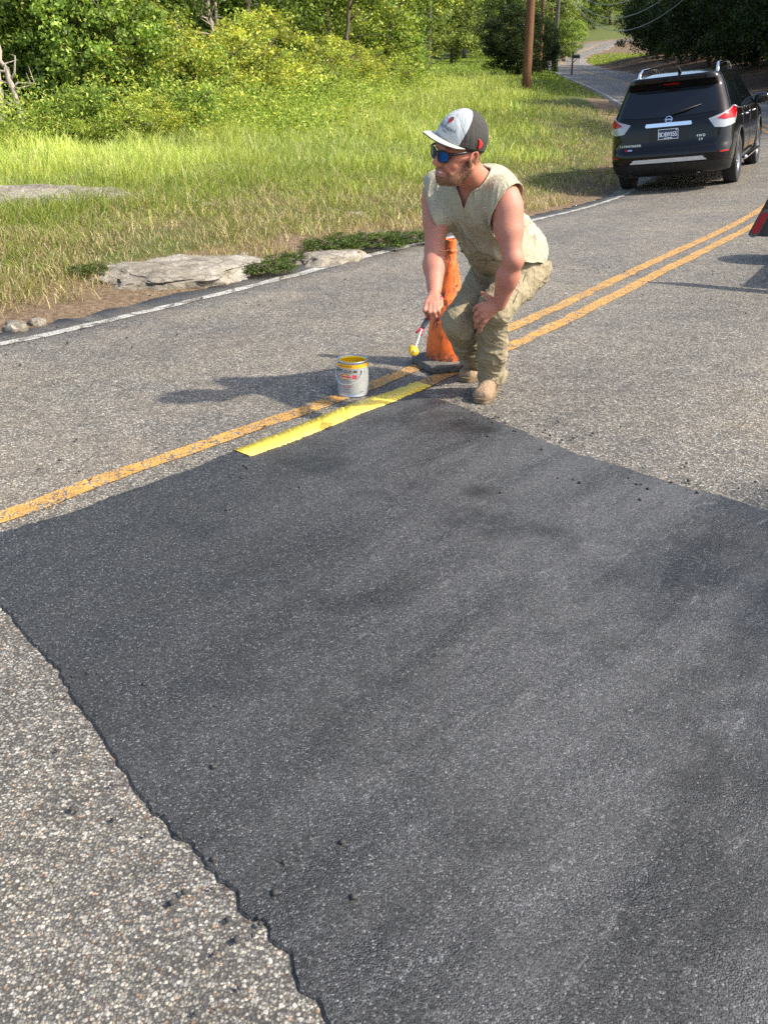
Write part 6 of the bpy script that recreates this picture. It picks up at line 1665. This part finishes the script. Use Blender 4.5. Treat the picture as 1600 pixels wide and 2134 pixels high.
# ------------------------------------------------------------------ paint can
def make_can():
    p = GP(736, 829); y0 = p[1] + 0.08
    o = empty('paint_can', (xat(736, y0, 0.0), y0, 0.0045), 'open metal can of yellow paint standing on the worn centre line', 'paint can')
    rot = math.radians(-8)
    def mat_can():
        t = NT('can_metal'); v = t.coord('Object'); n = t.noise(v, 30, 4)
        return t.done(t.bsdf(t.ramp(n, [(0.3, (0.40, 0.41, 0.42)), (0.7, (0.50, 0.51, 0.52))]), 0.30, 0.75, t.bump(n, .06, .002), 0.5))
    M = mat_can(); Rr = 0.0835
    lathe([(0.0, 0.003), (0.080, 0.003), (0.080, 0.0), (Rr + .0015, 0.0), (Rr + .0015, 0.005), (Rr, 0.007), (Rr, 0.182), (Rr + .002, 0.184), (Rr + .0025, 0.190), (Rr + .001, 0.1925), (Rr - .003, 0.191), (Rr - .008, 0.186), (Rr - .011, 0.189), (Rr - .0125, 0.186), (Rr - .0125, 0.178), (Rr - .006, 0.174), (Rr - .002, 0.150)], 56, 'can_body', M, o)
    M_PAINT = NT('wet_yellow_paint'); M_PAINT = M_PAINT.done(M_PAINT.bsdf((0.84, 0.56, 0.02), 0.12, 0, None, 0.5))
    lathe([(0.0, 0.158), (Rr - .003, 0.158)], 48, 'paint', M_PAINT, o)
    # paint clinging inside the rim and one run over the lip
    lathe([(Rr - .0118, 0.1885), (Rr - .0138, 0.185), (Rr - .0138, 0.178), (Rr - .0075, 0.173), (Rr - .004, 0.158)], 48, 'paint_rim', M_PAINT, o)
    def cyl(name, u0, u1, z0, z1, mat, off=0.0006, parent=o):
        """a label area on the can wall: u is the angle seen from the camera side, right positive"""
        n = max(2, int((u1 - u0) / 0.08)); V = []
        for k in range(n + 1):
            a = -math.pi / 2 + u0 + (u1 - u0) * k / n + rot
            for z in (z0, z1): V.append(((Rr + off) * math.cos(a), (Rr + off) * math.sin(a), z))
        return mesh_np(name, V, np.array([(2 * k, 2 * k + 2, 2 * k + 3, 2 * k + 1) for k in range(n)]), mat, parent=parent)
    M_Y = simple('label_yellow', (0.86, 0.42, 0.02), 0.4, var=.05, bump=0); M_INKK = simple('label_black', (0.015, 0.015, 0.015), 0.5, bump=0); M_R = simple('label_red', (0.62, 0.015, 0.05), 0.45, bump=0); M_S = simple('label_silver', (0.46, 0.475, 0.48), 0.36, 0.35, var=.06, bump=0); M_W = simple('label_white', (0.8, 0.8, 0.78), 0.5, bump=0)
    lab = cyl('label', -math.pi, math.pi - 0.01, 0.012, 0.158, M_S); cyl('colour_band', -math.pi, math.pi - 0.01, 0.158, 0.178, M_Y, 0.0008)
    def word(txt, size, u, z, mat, sp=1.0, name='label_lettering', bold=0.0):
        bm = text_bm(txt, size, 'CENTER', 0.0, sp, bold); bmesh.ops.triangulate(bm, faces=bm.faces)
        for v in bm.verts:
            a = -math.pi / 2 + u + v.co.x / Rr + rot; v.co = Vector(((Rr + .0013) * math.cos(a), (Rr + .0013) * math.sin(a), z + v.co.y))
        bm_obj(name, bm, mat, lab, smooth=False)
    U = -0.36
    word('SAFETY YELLOW', 0.0095, U, 0.1645, M_INKK, 1.05)
    word('RUST-OLEUM', 0.0225, U, 0.1335, M_INKK, 1.0, bold=0.0004)
    # yellow oval crossed by a red band, red blocks to its right
    def oval(w, h, z, mat, off):
        V = [(0, z)] + [(w * math.cos(t) / Rr, z + h * math.sin(t)) for t in np.linspace(0, 2 * math.pi, 28, endpoint=False)]
        VV = [((Rr + off) * math.cos(-math.pi / 2 + U + u + rot), (Rr + off) * math.sin(-math.pi / 2 + U + u + rot), zz) for u, zz in V]
        mesh_np('label_mark', VV, np.array([(0, 1 + i, 1 + (i + 1) % 28) for i in range(28)]), mat, parent=lab)
    oval(0.0235, 0.0165, 0.112, M_INKK, .0009); oval(0.0215, 0.0148, 0.112, M_Y, .0012)
    cyl('label_mark', U - 0.50, U + 0.48, 0.1065, 0.1175, M_W, 0.0014, lab); cyl('label_mark', U - 0.48, U + 0.46, 0.1080, 0.1160, M_R, 0.0016, lab)
    word('PROFESSIONAL', 0.0098, U, 0.1088, M_W, 1.0)
    for k in range(3):
        for j in range(2): cyl('label_mark', U + 0.48 + 0.105 * k, U + 0.565 + 0.105 * k, 0.1015 + 0.0115 * j, 0.1115 + 0.0115 * j, M_R, 0.0014, lab)
    word('INVERTED MARKING PAINT' if False else 'ACRYLIC', 0.0115, U + .1, 0.0835, M_INKK, 1.2)
    word('TRAFFIC ZONE', 0.0075, U + .12, 0.0600, M_R, 1.0); word('STRIPING PAINT', 0.0075, U + .12, 0.0510, M_R, 1.0); word('LATEX', 0.0085, U + .12, 0.0385, M_INKK, 1.1); word('NET CONTENTS', 0.0060, U + .1, 0.0250, M_INKK, 1.0); word('1 GALLON', 0.0065, 0.72, 0.0250, M_INKK)
    # bail handle hangs down in front, held by two ears
    ears = [(-1.30, 0.140), (0.80, 0.140)]
    for u, z in ears:
        a = -math.pi / 2 + u + rot; g = Geo(); g.tube([((Rr - .001) * math.cos(a), (Rr - .001) * math.sin(a), z), ((Rr + .009) * math.cos(a), (Rr + .009) * math.sin(a), z)], [.011, .007], 12); g.build('ear', M, o)
    pts = []
    for t in np.linspace(0, 1, 26):
        u = ears[0][0] + (ears[1][0] - ears[0][0]) * t; z = 0.140 - 0.066 * (1 - abs(2 * t - 1) ** 2.3); a = -math.pi / 2 + u + rot; r = Rr + .009 + 0.012 * math.sin(math.pi * t); pts.append((r * math.cos(a), r * math.sin(a), z))
    g = Geo(); g.tube(pts, 0.0019, 7); g.build('bail_handle', simple('handle_wire', (0.72, 0.72, 0.70), 0.3, .6, bump=0), o)
make_can()

# ------------------------------------------------------------------ mini roller in the right hand
def make_roller():
    up = nrm(RG0 - RG1); o = empty('paint_roller', tuple(RG1), 'small paint roller with yellow foam head held in the right hand', 'paint roller'); b = RG1
    gr = simple('grip_grey', (0.10, 0.105, 0.11), 0.6); rd = simple('grip_red', (0.60, 0.015, 0.05), 0.4, bump=0); st = simple('roller_wire', (0.85, 0.85, 0.83), 0.3, .25, bump=0)
    g = Geo(); g.tube(np.array([RG0 + up * 0.035, RG0 + up * .02, RG0, 0.5 * (RG0 + RG1), RG1 - up * .012]) - b, [0.005, .0105, .0125, .012, .0105], 12); g.build('handle', rd, o)
    g = Geo(); g.tube(np.array([RG1 + up * .03, RG1 - up * .005, RG1 - up * .020]) - b, [.0135, .0125, .010], 12); g.build('grip', gr, o)
    n0 = RG1 - up * 0.022; sd = nrm(np.cross(up, [0, 1, 0]))
    for s in (-1, 1):
        g = Geo(); g.tube(np.array([n0 + up * .01, n0 - up * .012 + sd * s * .007, n0 - up * .034 + sd * s * .0135]) - b, [.008, .0062, .0045], 8); g.build('prong', rd, o)
    head = PX(861, 730, 4.36); ax = nrm(np.array([0.06, -1.0, 0.16]))
    g = Geo(); tip = head + ax * .052; kn = head + ax * .056 + up * 0.0
    path = [n0, n0 + (kn - n0) * .5, n0 + (kn - n0) * .93, kn, head + ax * .046, head - ax * .04]
    g.tube(np.array(path) - b, .0036, 7); g.build('wire_frame', st, o)
    t = NT('yellow_foam'); v = t.coord('Object'); n = t.noise(v, 260, 4, .7); M = t.done(t.bsdf(t.ramp(n, [(0.3, (0.66, 0.36, 0.015)), (0.6, (0.86, 0.54, 0.03))]), 0.45, 0, t.bump(n, .8, .004), .4))
    g = Geo(); g.tube(np.array([head - ax * .050, head - ax * .046, head - ax * .02, head + ax * .02, head + ax * .046, head + ax * .050]) - b, [.018, .0215, .0222, .0222, .0215, .018], 22); g.build('roller_head', M, o)
make_roller()

# ------------------------------------------------------------------ trailer that reaches into the picture at the right border
def make_trailer():
    base = np.array([2.95, 8.03, 0.0]); hd = math.radians(29)
    o = empty('trailer', (base[0], base[1], 0), 'dark trailer with oval red tail light cut off by the right border', 'trailer'); o.rotation_euler.z = -hd
    M = simple('trailer_steel', (0.030, 0.030, 0.031), 0.45, .2, var=.25); W, L = 1.55, 2.6
    # local: x right, y forward; left rear corner of the tail panel at the origin
    def prism(name, prof, y0, y1, mat, parent=o):
        bm = bmesh.new(); a = [bm.verts.new((x, y0, z)) for x, z in prof]; c = [bm.verts.new((x, y1, z)) for x, z in prof]; n = len(prof)
        for i in range(n): bm.faces.new((a[i], a[(i + 1) % n], c[(i + 1) % n], c[i]))
        bm.faces.new(a[::-1]); bm.faces.new(c); bmesh.ops.bevel(bm, geom=bm.edges[:], offset=.008, segments=2, affect='EDGES'); return bm_obj(name, bm, mat, parent)
    prism('tail_panel', [(0, .41), (W, .41), (W - .17, .86), (.17, .86)], 0.0, 0.05, M)
    bm = bmesh.new(); bm_box(bm, (W / 2, L / 2 + .3, .40), (.6, L + .4, .10), None, .01); bm_obj('chassis', bm, M, o)
    g = Geo(); g.tube([(W / 2, L + .3, .42), (W / 2, L + 1.2, .44)], .045, 8); g.build('drawbar', M, o)
    for s in (0, 1):
        x = 0.085 if s == 0 else W - .085; sl = 0.17 / .45 * (1 if s == 0 else -1); pts = []
        for t in np.linspace(0, 2 * math.pi, 30, endpoint=False):
            u, w = .026 * math.cos(t), .058 * math.copysign(1, math.sin(t)) * (abs(math.sin(t)) > 1e-6) + .026 * math.sin(t); pts.append((u, w))
        def disk(name, k, y, mat, parent):
            bm = bmesh.new(); a = []
            for yy in (y, .002): a.append([bm.verts.new((x + sl * (w * k) + u * k, yy, .515 + w * k)) for u, w in pts])
            for i in range(30): bm.faces.new((a[0][i], a[0][(i + 1) % 30], a[1][(i + 1) % 30], a[1][i]))
            bm.faces.new(a[0]); return bm_obj(name, bm, mat, parent)
        lt = disk('tail_light', 1.35, -.012, simple('light_bezel', (0.09, 0.085, 0.075), .6), o); disk('red_lens', 1.0, -.020, simple('red_lens_dull', (0.33, 0.008, 0.018), .25, bump=0), lt)
        wh = lathe([(0.0, -.08), (.16, -.085), (.25, -.09), (.29, -.07), (.30, 0), (.29, .07), (.25, .09), (.16, .085), (0.0, .08)], 30, 'wheel', M_TYRE, o); wh.rotation_euler = (0, math.pi / 2, 0); wh.location = (-.06 + .30 if s == 0 else W - .24, L * .55, .30)
    return o
make_trailer()
